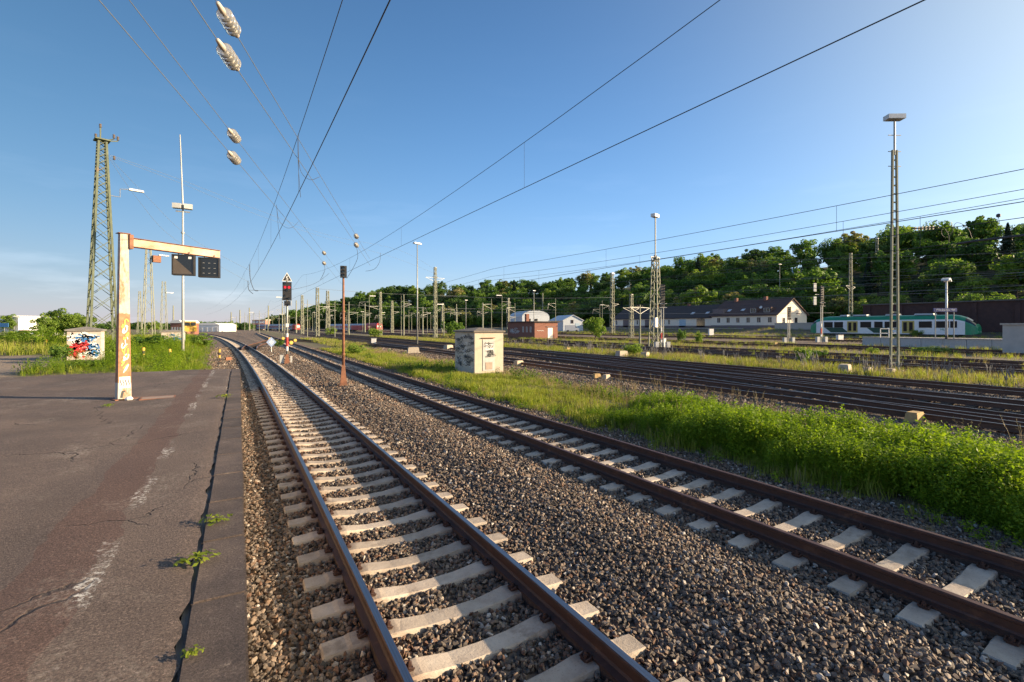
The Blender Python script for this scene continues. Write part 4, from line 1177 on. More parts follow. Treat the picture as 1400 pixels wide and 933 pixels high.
for a in ((595, 463, 366, 'double-channel lattice mast with glass arms right of the tall yard lamp', .8, .5, ((.80, 2.4, 1), (.80, 2.4, -1))),
          (434, 461, 394, 'lattice mast standing beside the rusty signal post in view', .8, .55, ((.55, 3.0, 1),)),
          (448, 457, 398, 'broad lattice mast directly in front of the red coaches', .9, .5, ((.5, 3.0, 1),)),
          (837, 456, 375, 'lattice mast with white lamp left of the dark roofed shed', .9, .6, ((.45, 3.2, 1),), None, False, 12, True),
          (863, 462, 403, 'short lattice catenary mast with lamp arm beside the lattice light mast', .9, .6, ((.6, 3.0, 1), (.6, 3.0, -1))),
          (1163, 459, 347, 'tall lattice catenary mast in front of the railcar front half', .8, .5, ((.55, 3.2, 1), (.55, 3.2, -1)), None, False, 16),
          (1208, 452, 377, 'lattice catenary mast behind the ladder-like light mast', .7, .5, ((.55, 3.4, 1), (.55, 3.4, -1)), None, False, 12, True),
          (1199, 451, 389, 'shorter lattice mast with lamp behind the railcar middle', .6, .45, ((.55, 2.6, -1),), None, False, 10, True),
          (413, 458, 404, 'slim mast between the signal and the coaches', .7, .4, ((.7, 3, 1),)),
          (405, 456, 411, 'thin solid mast close to the red ended coaches', .6, .4, (), None, True),
          (552, 459, 403, 'slim solid mast next to the tall yard lamp', .6, .4, ((.7, 2.5, 1),), None, True),
          (520, 460, 400, 'mast standing right behind the red locomotive', .7, .4, ((.6, 3, -1),)),
          (477, 458, 413, 'mast above the silver roofs of the red coaches', .6, .4, ((.6, 3, 1),), None, True),
          (660, 452, 414, 'solid mast over the concrete cabinet roof with two brackets', .6, .4, ((.6, 3.4, 1), (.6, 3.4, -1)), None, True),
          (624, 452, 416, 'grey mast with white brackets over the dark bush', .6, .4, ((.6, 3.4, 1),), None, True),
          (695, 451, 404, 'pale mast left of the brick hut chimney', .6, .4, ((.4, 3.4, 1),)),
          (742, 450, 403, 'pale solid mast behind the brick hut doorway', .6, .4, (), None, True),
          (875, 474, 417, 'thin solid mast with wide bracket left of the lattice light mast', .5, .35, ((.78, 2.2, 1), (.78, 2.2, -1)), None, True),
          (237, 452, 418, 'distant thin mast at the left yard entrance', .6, .4, (), None, True),
          (341, 452, 421, 'first distant mast over the converging rails', .6, .4, ((.7, 3, 1),), None, True),
          (328, 451, 424, 'second distant mast over the converging rails', .6, .4, (), None, True),
          (316, 451, 427, 'third distant mast at the vanishing end of the tracks', .6, .4, (), None, True),
          (386, 453, 419, 'distant mast just beside the main signal head', .6, .4, ((.7, 3, 1),), None, True),
          (367, 452, 418, 'distant mast above the signal tower', .6, .4, ((.7, 3, 1),), None, True),
          (499, 455, 415, 'distant mast behind the coaches nearest the locomotive', .6, .4, ((.6, 3, 1),), None, True),
          (536, 456, 412, 'distant mast between locomotive and yard lamp', .6, .4, ((.6, 3, 1),)),
          (578, 458, 420, 'low mast left of the double-channel mast', .6, .4, ((.7, 3, 1),), None, True),
          (605, 455, 415, 'low mast right of the double-channel mast', .6, .4, ((.7, 3, -1),))):
    cat_mast(*a)

DM = MB().tube([(0, 0, -.2), (0, 0, 9.5)], [.11, .07], 6).mesh('post', M_OLIVE)
DA = MB().bar((0, 0, 8.2), (2.6, 0, 8.1), .06).bar((0, 0, 7.0), (2.6, 0, 8.0), .05).bar((2.6, 0, 8.1), (2.8, 0, 6.6), .05).mesh('bracket', M_GALV)
DL = MB().box((-.9, 0, 9.6), (1.6, .4, .2)).mesh('lamp_head', M_LAMP)
thin = []
for x0 in (9.5, 15.4, 20.1, 29.5, 36.5, 46.0, 54.5, 60.0, 66.0, 79.0, 88.0, 97.0):
    yy = 105 + RNG.uniform(0, 30)
    while yy < 430:
        bnd = -.0002 * max(0, yy - 120) ** 2 * (1 if x0 < 40 else .6)
        px = w2px((x0 + bnd, yy, 0))[0]
        if 300 < px < 1010:
            t = thing('thin_mast', None, 'mast', (x0 + bnd, yy, float(hgt(x0, yy))), RNG.uniform(-.2, .2), 'thin masts in the distant yard'); thin.append((t, px))
            sc_ = RNG.uniform(.8, 1.2) * (1 + max(0, yy - 150) / 500); t.scale = (sc_ if RNG.random() < .5 else -sc_, sc_, RNG.uniform(.85, 1.15))
            link('post', DM, t); link('bracket', DA, t)
            if RNG.random() < .35: link('lamp_head', DL, t)
        yy += RNG.uniform(55, 95)
for (t, px), lab in zip(thin, ordinals([('thin catenary mast in the distant yard, ' + next(n for l, n in ((345, 'by the signal tower'), (385, 'left of the main signal'), (430, 'right of the main signal'), (470, 'by the rusty signal post'), (530, 'by the red locomotive'), (600, 'by the tall yard lamp'), (700, 'over the concrete cabinet'), (800, 'over the brick hut'), (2000, 'before the goods shed')) if px < l), px) for t, px in thin])): t['label'] = lab

# ---------------------------------------------------------------- rusty gallows with two blank indicators
def gallows_mat():
    m, nt, bs = nodes_of('gallows_paint')
    v = coord(nt, 'Object')
    sx = nt.nodes.new('ShaderNodeSeparateXYZ'); nt.links.new(v, sx.inputs[0])
    n = noise(nt, coord(nt, 'Object', (2.5, 2.5, .8)), 2.4, 8, .7)
    low = math_n(nt, 'MULTIPLY', ramp(nt, math_n(nt, 'MULTIPLY', sx.outputs[2], .25), [(.10, 0.0), (.11, 1.0), (.5, 1.0), (.52, 0.0)]), .34)
    fac = ramp(nt, math_n(nt, 'ADD', n, low), [(.50, 0.0), (.62, 1.0)])
    stk = ramp(nt, noise(nt, coord(nt, 'Object', (14, 14, .7)), 1.6, 6, .65), [(.5, 0.0), (.66, .7)])
    fac = math_n(nt, 'MAXIMUM', fac, stk)
    col = mixc(nt, fac, ramp(nt, noise(nt, v, 9, 5), [(.3, (.40, .355, .30)), (.7, (.53, .48, .41))]), ramp(nt, noise(nt, v, 14, 5), [(.3, (.27, .115, .055)), (.7, (.43, .215, .11))]))
    nt.links.new(col, bs.inputs['Base Color']); bs.inputs['Roughness'].default_value = .75
    bump(nt, bs, n, .2, .01)
    return m
M_GALLOWS = gallows_mat()
p = on_plane(168.5, 545, PLAT); p.z = PLAT - .02
gal = thing('sign_gallows', 'rusty steel gallows post with arm standing on the asphalt platform', 'gallows', p)
gH = (545 - 319) / F * w2px(p)[2]
q = 1 / w2px(p)[2]
m = MB()
m.box((0, 0, gH / 2), (.27, .20, gH), rz=.45, top=(.58, .78)); m.build('post', M_GALLOWS, gal)
MB().box((0, 0, gH + .008), (.24, .22, .016), rz=.45).build('cap_plate', M_RUSTY, gal)
MB().box((.02, 0, .012), (.46, .36, .02), rz=.45).build('foot_plate', M_RUSTY, gal)
ad = Vector((1.84, 1.14, 0)).normalized()
def orange():
    return pm('arm_rust', (0.44, 0.25, 0.15), (0.58, 0.46, 0.36), 2.6, .75, 0, .2, spot=(0.27, 0.12, 0.06), spot_amt=.38)
a0 = ad * .10 + Vector((0, 0, gH - .18)); a1 = ad * 2.28 + Vector((0, 0, gH - .20))
MB().bar(a0, a1, .09, .20).build('arm', orange(), gal)
MB().bar(a0 + Vector((0, 0, .105)), a1 + Vector((0, 0, .105)), .17, .012).build('arm_flange', M_RUSTY, gal)
MB().bar(a0 - Vector((0, 0, .105)), a1 - Vector((0, 0, .105)), .17, .012).build('arm_flange', M_RUSTY, gal)
MB().bar(a0 - ad * .02, a0 + ad * .06, .26, .34).build('joint_plate', M_RUSTY, gal)
M_SCREEN = glass_dark('dead_screen', (0.012, 0.014, 0.016), .25)
face = -.42        # the boards look back toward the platform
for k, (sp, nm, lab) in enumerate(((1.36, 'departure_indicator', 'black indicator board with two pale corner squares under the gallows arm'), (2.02, 'departure_indicator', 'blank black indicator box at the tip of the gallows arm'))):
    b = p + ad * sp + Vector((0, 0, gH - .335 - .27))
    t = thing(nm, lab, 'indicator', b, -.12, 'indicator boards on the gallows')
    MB().box((0, 0, 0), (.50, .20, .54)).build('housing', M_BLACK, t)
    fr = MB()
    for s in (-1, 1):
        fr.box((s * .238, -.112, 0), (.024, .03, .54)); fr.box((0, -.112, s * .258), (.452, .03, .024))
    fr.build('bezel', M_BLACK, t)
    MB().box((0, -.103, 0), (.448, .01, .488)).build('screen', M_SCREEN, t)
    for s in (-1, 1): MB().tube([(s * .12, 0, .26), (s * .12, 0, .36)], .012).build('hanger', M_BLACK, t)
    if k == 0:
        for s in (-1, 1): MB().box((s * .155, -.112, .19), (.07, .008, .06)).build('pale_square', M_WHITE, t)
        m = MB(); m.add([(-.22, -.1105, -.24), (.22, -.1105, -.24), (-.22, -.1105, .2)], [(0, 1, 2)]); m.build('painted_sun_corner', pm('painted_sun_screen', (.09, .075, .065), (.07, .06, .055), 4, .8), t)  # triangle of sunlight on the board, put in as a paler colour
    else:
        for i in range(3):
            for j in range(3): MB().box((-.12 + i * .13, -.112, .12 - j * .14), (.045, .006, .008)).build('status_mark', M_GREYBOX, t)

def ribbon(pts, w, nrm, mat, name, parent):
    """painted stroke: a thin flat ribbon on a wall"""
    m = MB(); P = [Vector(q) for q in pts]; vs = []
    for i, q in enumerate(P):
        d = (P[min(i + 1, len(P) - 1)] - P[max(i - 1, 0)]).normalized()
        s = d.cross(Vector(nrm)).normalized() * (w / 2)
        vs += [q - s, q + s]
    m.add(vs, [(2 * i, 2 * i + 2, 2 * i + 3, 2 * i + 1) for i in range(len(P) - 1)])
    return m.build(name, mat, parent)
def scribble(r, cx, cz, w, h, loops=3):
    out = []
    n = loops * 7
    ph = r.uniform(0, 6)
    for i in range(n + 1):
        t = i / n
        out.append((cx - w / 2 + w * t + .22 * w * math.sin(ph + t * loops * 6.28), cz + h * .5 * math.sin(ph * 1.7 + t * loops * 6.28 * .8) * (.6 + .4 * math.sin(t * 9 + ph))))
    return out
M_GWHITE = pm('spray_white', (.78, .77, .74), (.68, .67, .64), 6, .6)
M_GYEL = pm('spray_yellow', (.68, .52, .05), (.6, .45, .1), 6, .6)
M_GRED = pm('spray_red', (.50, .035, .035), (.40, .03, .03), 5, .6)
M_GBLUE = pm('spray_blue', (.04, .14, .36), (.06, .22, .46), 5, .6)
rg = random.Random(5)
cs_, sn_ = math.cos(.45), math.sin(.45)
def post_pt(u, z, d=.004):
    k = 1 - .42 * z / gH; hw, hd = .135 * k, .100 * (1 - .22 * z / gH) + d
    return (u * hw * cs_ + hd * sn_, u * hw * sn_ - hd * cs_, z)
for i in range(15):
    zc = .72 + 1.15 * i / 14 + rg.uniform(-.05, .05); ph = rg.uniform(0, 6); u0 = rg.uniform(-.3, .3); ru = rg.uniform(.25, .5); rz_ = rg.uniform(.05, .13); ar = rg.uniform(2.5, 5.5)
    pts = [post_pt(max(-.92, min(.92, u0 + ru * math.cos(ph + ar * j / 9) * (1 - .3 * j / 9))), zc + rz_ * math.sin(ph * 1.3 + ar * j / 9) + .02 * j / 9, .004 + .0005 * i) for j in range(10)]
    ribbon(pts, rg.uniform(.018, .034), (sn_, -cs_, 0), (M_GWHITE, M_GYEL, M_GYEL, M_GWHITE)[i % 4], 'graffiti', gal)
m = MB(); m.add([post_pt(-.85, .28, .003), post_pt(.85, .28, .003), post_pt(.85, .55, .003), post_pt(-.85, .55, .003)], [(0, 1, 2, 3)]); m.build('pasted_notice', M_WHITE, gal)
for i in range(4):
    ribbon([post_pt(-.6 + .4 * i + .12 * math.sin(j * 1.9), .33 + .05 * j, .005) for j in range(4)], .02, (sn_, -cs_, 0), M_PAINT_BLACK, 'graffiti', gal)
ribbon([post_pt(-.5, .05), post_pt(-.3, .2), post_pt(.1, .2)], .05, (sn_, -cs_, 0), M_PAINT_BLACK, 'graffiti', gal)
p = on_plane(176, 546.5, PLAT); p.z = PLAT + .02
MB().lathe([(.07, -.03), (.09, 0), (.06, .04), (.02, .055)], 7).build('stone', M_WHITE, None, p); tag(bpy.data.objects['stone'], 'small white stone at the foot of the gallows post', 'stone')
p = on_plane(216, 544, PLAT); p.z = PLAT - .004
mh = thing('inspection_cover', 'flat pale rectangular inspection cover set in the asphalt', 'cover', p, .05)
MB().box((0, 0, 0), (.62, .42, .03)).build('plate', pm('cover_plate', (.33, .25, .20), (.25, .19, .155), 8, .8, .1, .2), mh)
fr = MB()
for s in (-1, 1): fr.box((s * .33, 0, -.002), (.035, .49, .036)); fr.box((0, s * .228, -.002), (.62, .035, .036))
fr.build('frame', M_RUSTY, mh)

# ---------------------------------------------------------------- concrete cabinet in the grass strip
p = ground(649, 511)
cab = thing('trackside_cabinet', 'concrete cabinet hut with hipped lid and scrawled steel door on the grass', 'cabinet', p)
cw, cd, chh = 1.9, 2.95, 2.42
M_CAB = pm('cabinet_concrete', (.56, .48, .37), (.47, .40, .31), 2.4, .9, 0, .3, spot=(.36, .31, .25), spot_amt=.34)
MB().box((cw / 2, cd / 2, chh / 2 - .1), (cw, cd, chh + .2)).build('body', M_CAB, cab)
m = MB(); o_ = .10
m.box((cw / 2, cd / 2, chh + .035), (cw + 2 * o_, cd + 2 * o_, .09))
z0 = chh + .08; z1 = chh + .27
m.add([(-o_, -o_, z0), (cw + o_, -o_, z0), (cw + o_, cd + o_, z0), (-o_, cd + o_, z0), (cw * .45, cd * .42, z1), (cw * .55, cd * .42, z1), (cw * .55, cd * .58, z1), (cw * .45, cd * .58, z1)],
      [(0, 1, 5, 4), (1, 2, 6, 5), (2, 3, 7, 6), (3, 0, 4, 7), (4, 5, 6, 7)])
m.build('roof', pm('lid_concrete', (.20, .17, .14), (.13, .115, .10), 4, .95, 0, .4), cab)
door = MB().box((cw * .48, -.012, 1.06), (.78, .03, 1.86)).build('door', pm('door_metal', (.50, .49, .46), (.40, .39, .37), 4, .6), cab)
MB().box((cw * .48, -.035, .42), (.46, .02, .42)).build('vent_grille', pm('vent_brown', (.40, .31, .24), (.32, .25, .2), 6, .8), door)
MB().box((cw * .46, -.05, 2.08), (.86, .12, .035)).build('drip_ledge', M_RUSTY, cab)
MB().box((cw * .48 + .02, -.033, 1.55), (.5, .008, .34)).build('pale_patch', M_GWHITE, door)
for k in range(13):
    c = scribble(rg, cw * .48 + rg.uniform(-.2, .24), rg.uniform(.7, 1.78), rg.uniform(.2, .5), rg.uniform(.10, .24), rg.choice([2, 3]))
    ribbon([(x, -.041, z) for x, z in c], rg.uniform(.016, .032), (0, -1, 0), M_PAINT_BLACK, 'graffiti', door)
for k in range(60):
    c = scribble(rg, rg.uniform(.25, cd - .2), rg.uniform(.35, 2.2), rg.uniform(.25, .75), rg.uniform(.15, .4), rg.choice([2, 3, 4]))
    ribbon([(-.004 - .0004 * (k % 5), min(max(y, .05), cd - .05), min(z, 2.35)) for y, z in c], rg.uniform(.018, .04), (-1, 0, 0), M_PAINT_BLACK if k % 5 else M_GWHITE, 'graffiti', cab)

# graffiti box by the pylon
def graffiti_box(px, py, w, d, h, lab, n, cols, gz=None):
    p = ground(px, py)
    t = thing('utility_box', lab, 'utility box', p)
    MB().box((-w / 2, d / 2, h / 2 - .15), (w, d, h + .3)).build('body', pm('utility_wall', (.52, .45, .39), (.42, .36, .31), 2.5, .85), t)
    m = MB(); m.box((-w / 2, d / 2, h + .04), (w + .16, d + .16, .08)); m.add([(-w - .08, -.08, h + .08), (.08, -.08, h + .08), (.08, d + .08, h + .08), (-w - .08, d + .08, h + .08), (-w / 2, d / 2, h + .24)], [(0, 1, 4), (1, 2, 4), (2, 3, 4), (3, 0, 4)])
    m.build('roof', pm('box_roof', (.24, .22, .20), (.17, .16, .15), 4, .9), t)
    MB().box((.004, d / 2, h * .48), (.02, d * .7, h * .85)).build('door', M_GREYBOX, t)
    r = random.Random(n)
    for k in range(n):
        cx, cz = r.uniform(.25, w - .25), r.uniform(.22, h - .22)
        red = cz < h * .62
        mt = (M_GWHITE if k % 4 == 0 else (M_GRED if red and cx > .5 else M_GBLUE if (k % 3) else M_GWHITE)) if cols else (M_GBLUE, M_GWHITE, M_GREYBOX)[k % 3]
        c = scribble(r, cx, cz, r.uniform(.3, .7), r.uniform(.2, .5), r.choice([2, 3]))
        ribbon([(-min(max(x, .04), w - .04), -.004 - .0006 * (k % 7), min(max(z, .06), h - .06)) for x, z in c], r.uniform(.05, .12), (0, -1, 0), mt, 'graffiti', t)
graffiti_box(138, 491, 1.38, .8, 1.5, 'utility box covered in red white and blue graffiti beside the pylon', 58, True)
graffiti_box(252, 471, 1.9, 1.0, 1.25, 'smaller pale utility box with blue graffiti behind the thin pole', 16, False)

# ---------------------------------------------------------------- signals and small signs
M_LRED = emis('signal_red', (.8, .02, .035), .8)
def hooded(t, x, z, r, lit=None, front=-.09, sp=1.0):
    o = MB(); o.tube([(x, front - .012, z), (x, front, z)], r, 12); lens = o.build('lens', lit or M_GLASS, t)
    vs, fs = [], []
    n = 9
    for i in range(n + 1):
        a = math.pi * i / n
        vs += [(x + r * 1.15 * math.cos(a), front, z + r * 1.15 * math.sin(a)), (x + r * 1.15 * math.cos(a), front - r * 2.4 * (.35 + .65 * math.sin(a)), z + r * 1.12 * math.sin(a) - r * .15)]
    m = MB(); m.add(vs, [(2 * i, 2 * i + 1, 2 * i + 3, 2 * i + 2) for i in range(n)]); m.build('hood', M_BLACK, lens)
p = ground(392.5, 497); Zs = w2px(p)[2]; u = Zs / F
sg = thing('main_signal', 'railway signal showing red under a white-edged triangle with figure five', 'signal', p, -.12)
MB().tube([(0, 0, .5), (0, 0, 120 * u)], .075, 10).build('post', M_GALV, sg, smooth=True)
m = MB(); m.box((0, 0, .30), (.36, .3, .74), top=(.42, .5)); m.build('foot', M_RUSTY, sg)
m = MB(); m.box((-.36, .15, .3), (.24, .3, .62)); m.build('control_box', M_GREYBOX, sg)
m = MB(); m.box((.27, .1, .25), (.12, .2, .55)); m.build('control_box', M_GREYBOX, sg)
MB().tube([(0, 0, 17 * u), (0, 0, 23 * u)], .083, 10).build('white_band', M_WHITE, sg); MB().tube([(0, 0, 23 * u), (0, 0, 36 * u)], .084, 10).build('red_band', M_RED, sg); MB().tube([(0, 0, 36 * u), (0, 0, 41 * u)], .083, 10).build('white_band', M_WHITE, sg)
MB().box((.02, -.10, 52 * u), (.19, .02, .26)).build('white_plate', M_WHITE, sg)
MB().box((0, -.02, 98.5 * u), (.60, .12, 25 * u)).build('backboard', M_BLACK, sg)
for (x, z, lit) in ((-.15, 109, None), (-.13, 104, M_LRED), (.13, 104, M_LRED), (.0, 99.5, None), (-.16, 92, None), (.13, 88.5, None)): hooded(sg, x, z * u, .085, lit)
MB().box((.02, -.06, 82 * u), (.42, .16, .34)).build('lower_indicator', M_BLACK, sg)
for (x, z) in ((-.08, 83.5), (.12, 80.5)): hooded(sg, x, z * u, .06, None, -.15)
fr = MB()
for a, b in (((-.30, 84.5), (-.30, 78.5)), ((-.30, 78.5), (-.1, 78.5)), ((.30, 86), (.30, 79))): fr.bar((a[0], -.1, a[1] * u), (b[0], -.1, b[1] * u), .035)
fr.build('guard_frame', M_GREYBOX, sg)
def tri(z0, w, h, y, m): m.prism([(-w / 2, z0), (w / 2, z0), (0, z0 + h)], 1, y, y + .02)
m = MB(); tri(112 * u, .70, .66, -.05, m); m.build('triangle_border', M_WHITE, sg)
m = MB(); tri(112 * u + .055, .54, .50, -.062, m); tp = m.build('triangle_plate', M_BLACK, sg)
def text(body, size, loc, rot, mat, parent, name='lettering', ex=.002):
    cu = bpy.data.curves.new(name, 'FONT'); cu.body = body; cu.size = size; cu.align_x = 'CENTER'; cu.align_y = 'CENTER'; cu.extrude = ex
    cu.materials.append(mat)
    o = bpy.data.objects.new(name, cu); COL.objects.link(o); o.parent = parent; o.location = loc; o.rotation_euler = rot
    return o
text('5', .42, (0, -.068, 112 * u + .20), (math.pi / 2, 0, 0), M_WHITE, tp, 'figure_five', .003)

p = ground(469.5, 527); Zs = w2px(p)[2]; u = Zs / F
s2 = thing('shunting_signal', 'rusty slender signal post with small black three-lamp head between the tracks', 'signal', p, -.1)
MB().tube([(0, 0, .6), (0, 0, 150 * u)], [.065, .045], 10).build('post', M_RUSTY, s2, smooth=True)
MB().box((0, 0, .45), (.30, .24, .92), top=(.42, .5)).build('foot', M_RUSTY, s2)
MB().box((0, 0, .02), (.36, .36, .05)).build('foot_plate', M_RUSTY, s2)
for z in (42, 100): MB().lathe([(.085, 0), (.085, .05)], 10, (0, 0, z * u)).build('collar', M_RUSTY, s2)
MB().box((0, -.03, 155 * u), (.27, .16, 16 * u)).build('head', M_BLACK, s2)
for z in (160, 155, 150): hooded(s2, -.02, z * u, .062, None, -.115)

p = ground(371, 482); u = w2px(p)[2] / F
t = thing('diamond_sign', 'small pale blue diamond sign on a white stake by the track', 'sign', p, -.1)
MB().tube([(0, 0, -.1), (0, 0, 14 * u)], .035, 8).build('stake', M_WHITE, t)
q = 6.3 * u
m = MB(); m.prism([(-q, 14 * u), (0, 14 * u - q * 1.1), (q, 14 * u), (0, 14 * u + q * 1.1)], 1, -.06, -.035); m.build('plate', pm('diamond_blue', (.30, .40, .62), (.36, .46, .66), 4, .4), t)
q *= .62
m = MB(); m.prism([(-q, 14 * u), (0, 14 * u - q * 1.1), (q, 14 * u), (0, 14 * u + q * 1.1)], 1, -.066, -.061); m.build('inner_plate', pm('diamond_pale', (.55, .63, .76), (.5, .58, .72), 4, .4), t)
# yellow switch lanterns
for px, py, lab in ((403.5, 466, 'yellow switch lever weight right of the main signal, higher one'), (398, 470, 'yellow switch lever weight right of the main signal, lower one'), (387, 463, 'far yellow lever weight behind the main signal'), (369, 464, 'far yellow lever weight above the diamond sign')):
    p = ground(px, py + 3); u = w2px(p)[2] / F
    t = thing('switch_lever', lab, 'switch lever', p, .3, 'yellow switch levers')
    MB().lathe([(.2, -.08), (.27, -.04), (.27, .04), (.2, .08)], 12).build('weight', M_YELLOW, t, (0, 0, .42)).rotation_euler = (math.pi / 2, 0, 0)
    MB().bar((0, 0, 0), (0, 0, .4), .08).build('stand', M_BLACK, t)
# yellow and black bollards in the weeds
for px, py, lab in ((300, 490, 'yellow capped bollard beside the track ballast'), (232, 490, 'yellow capped bollard left of the thin pole'), (196, 488, 'yellow capped bollard nearest the gallows post'), (63, 477, 'yellow and white bollard beside the dirt path')):
    p = ground(px, py); u = w2px(p)[2] / F
    t = thing('bollard', lab, 'bollard', p, 0, 'yellow and black bollards')
    for k, mt in enumerate((M_YELLOW, M_BLACK, M_YELLOW)):
        MB().tube([(0, 0, k * 4 * u), (0, 0, (k + 1) * 4 * u)], .085, 10).build('band', mt, t)
    MB().lathe([(.085, 0), (.05, .03)], 10, (0, 0, 12 * u)).build('cap', M_YELLOW, t)

def multi_signal(px, py, top, lab, band=True, lamps=9, wide=.55):
    p = ground(px, py); Zq = w2px(p)[2]; u = Zq / F; H = (py - top) * u
    t = thing('colour_light_signal', lab, 'signal', p, -.3, 'colour light signals in the yard')
    for s in (-1, 1): MB().bar((s * .16, .1, -.1), (s * .16, .1, H * .72), .09).build('post', M_GALV, t)
    if band:
        for z, mt in ((.13, M_WHITE), (.19, M_RED), (.30, M_WHITE)): MB().box((-.16, 0, H * z), (.16, .1, H * (.11 if mt is M_RED else .06))).build('band', mt, t)
    MB().box((0, .02, H * .82), (wide, .16, H * .36)).build('backboard', M_BLACK, t)
    r = random.Random(px)
    for k in range(lamps):
        hooded(t, r.choice((-.14, .14)), H * (.66 + .33 * k / (lamps - 1)), .10, None, -.07)
    for s in (-1, 1): MB().box((s * .75, .1, .42), (.46, .4, .84)).build('control_box', M_GREYBOX, t)
    g = MB()
    for z in (.64, .70): g.bar((-.5, -.1, H * z), (.5, -.1, H * z), .05)
    g.build('service_step', M_GREYBOX, t)
    return t
multi_signal(906, 477, 389, 'black colour light signal with red and white post band by the lattice light mast', True)
multi_signal(1079, 469, 420, 'dark colour light signal standing in front of the cream gable', False, 7)
t = multi_signal(1124, 468, 391, 'tall colour light signal at the rear end of the railcar', True, 9)
for z in (6.5, 8.6): MB().box((-1.35, 0, z), (.5, .12, 1.3)).build('number_board', M_GREYBOX, t)
MB().bar((-1.35, 0, 7.5), (0, .1, 7.5), .07).build('side_arm', M_GALV, t)
for px, py, w, h, lab in ((1148, 466, 1.0, .9, 'white relay box right of the tall signal'), (972, 453, 1.1, 1.6, 'white relay box in front of the shed wall'), (511, 470, .7, .8, 'small grey box on a stake by the rusty signal')):
    p = ground(px, py)
    t = thing('relay_box', lab, 'relay box', p, -.3, 'relay boxes')
    MB().box((0, 0, h / 2), (w, .5, h)).build('body', M_WHITE, t); MB().box((0, 0, h + .03), (w + .08, .58, .06)).build('lid', M_GREYBOX, t)
for px, py, s, mt, lab in ((816, 517, .30, M_OCHRE, 'yellowish block beside the yard ballast, one of a pair'), (829, 518.5, .32, M_BLOCK, 'pale timber block beside its yellowish twin'), (1251, 577, .40, M_OCHRE, 'orange brown block behind the tall weeds'),
                           (776, 479.5, .45, M_OCHRE, 'yellowish switch motor among the yard rails'), (709, 500, .5, M_BLOCK, 'grey concrete block right of the cabinet'), (850, 488, .8, M_BLOCK, 'pale slab left of the dark bush'), (882, 489, .7, M_BLOCK, 'pale slab right of the dark bush'),
                           (1186, 510, .45, M_BLOCK, 'light stone block left of the light mast foot'), (1218, 512, .45, M_BLOCK, 'light stone block at the light mast foot'), (1155, 509, .7, M_BLOCK, 'long pale block lying in the weedy strip'), (565, 483, .9, M_BLOCK, 'pale cable trough lid left of the cabinet'),
                           (613, 478, .8, M_BLOCK, 'pale block just behind the cabinet'), (1060, 472, .5, M_OCHRE, 'yellow switch motor near the dark signal'), (312, 493, .36, M_RUSTY, 'small rusty yellow block at the end of the platform')):
    p = ground(px, py)
    t = thing('trackside_block', lab, 'block', p, RNG.uniform(-.3, .5), 'blocks lying beside the tracks')
    b = MB(); b.box((0, 0, s * .3), (s * 1.3, s * .8, s * .62), top=(.9, .88)); b.build('body', mt, t)
    b = MB(); b.box((0, 0, s * .61 + .02), (s * 1.05, s * .62, .05)); b.build('lid', mt, t)
# ---------------------------------------------------------------- buildings
def window(t, face, u, z, w, h, pos, fm, gm_, name='window'):
    """window on the -x face (u along y) or the -y face (u along x) at plane position pos"""
    def bx(m, du, dz, su, sz, dep, th):
        if face == 'x': m.box((pos - dep, u + du, z + dz), (th, su, sz))
        elif face == 'X': m.box((pos + dep, u + du, z + dz), (th, su, sz))
        else: m.box((u + du, pos - dep, z + dz), (su, th, sz))
        return m
    k = .07
    m = MB()
    for s in (-1, 1):
        bx(m, s * (w / 2 - k / 2), 0, k, h, .04, .08); bx(m, 0, s * (h / 2 - k / 2), w - 2 * k, k, .04, .08)
    bx(m, 0, 0, k * .7, h - 2 * k, .04, .06)
    f = m.build(name, fm, t)
    bx(MB(), 0, 0, w - k, h - k, .012, .02).build('pane', gm_, f)
    return f
def panel(t, face, u, z, w, h, pos, mat, name):
    m = MB()
    if face == 'x': m.box((pos - .02, u, z), (.06, w, h))
    elif face == 'X': m.box((pos + .02, u, z), (.06, w, h))
    else: m.box((u, pos - .02, z), (w, .06, h))
    return m.build(name, mat, t)
M_CREAM = pm('cream_render', (.82, .73, .60), (.75, .66, .54), 1.2, .9, 0, .1)
M_ROOFR = pm('brown_red_tiles', (.105, .062, .052), (.07, .042, .038), 2.5, .85, 0, .5, stretch=(1, 1, 3))
M_ROOFD = pm('dark_tiles', (.060, .048, .046), (.042, .034, .034), 2.5, .85, 0, .5, stretch=(1, 1, 3))
M_BRICK = pm('brick_wall', (.26, .115, .08), (.19, .085, .062), 5, .9, 0, .4, spot=(.30, .17, .13), spot_amt=.34)
M_BRICKD = pm('dark_brick_wall', (.085, .045, .038), (.055, .032, .03), 1.5, .95, 0, .4)
M_PLINTH = pm('purple_plinth', (.22, .17, .165), (.16, .125, .12), 3, .9)
M_BLUEDOOR = pm('pale_blue_door', (.42, .54, .62), (.34, .45, .54), 4, .6)
M_CORR = pm('pale_metal_sheet', (.56, .60, .63), (.47, .51, .55), 2, .5)
M_FRAME = pm('window_frame_white', (.70, .68, .64), (.6, .58, .55), 5, .5)
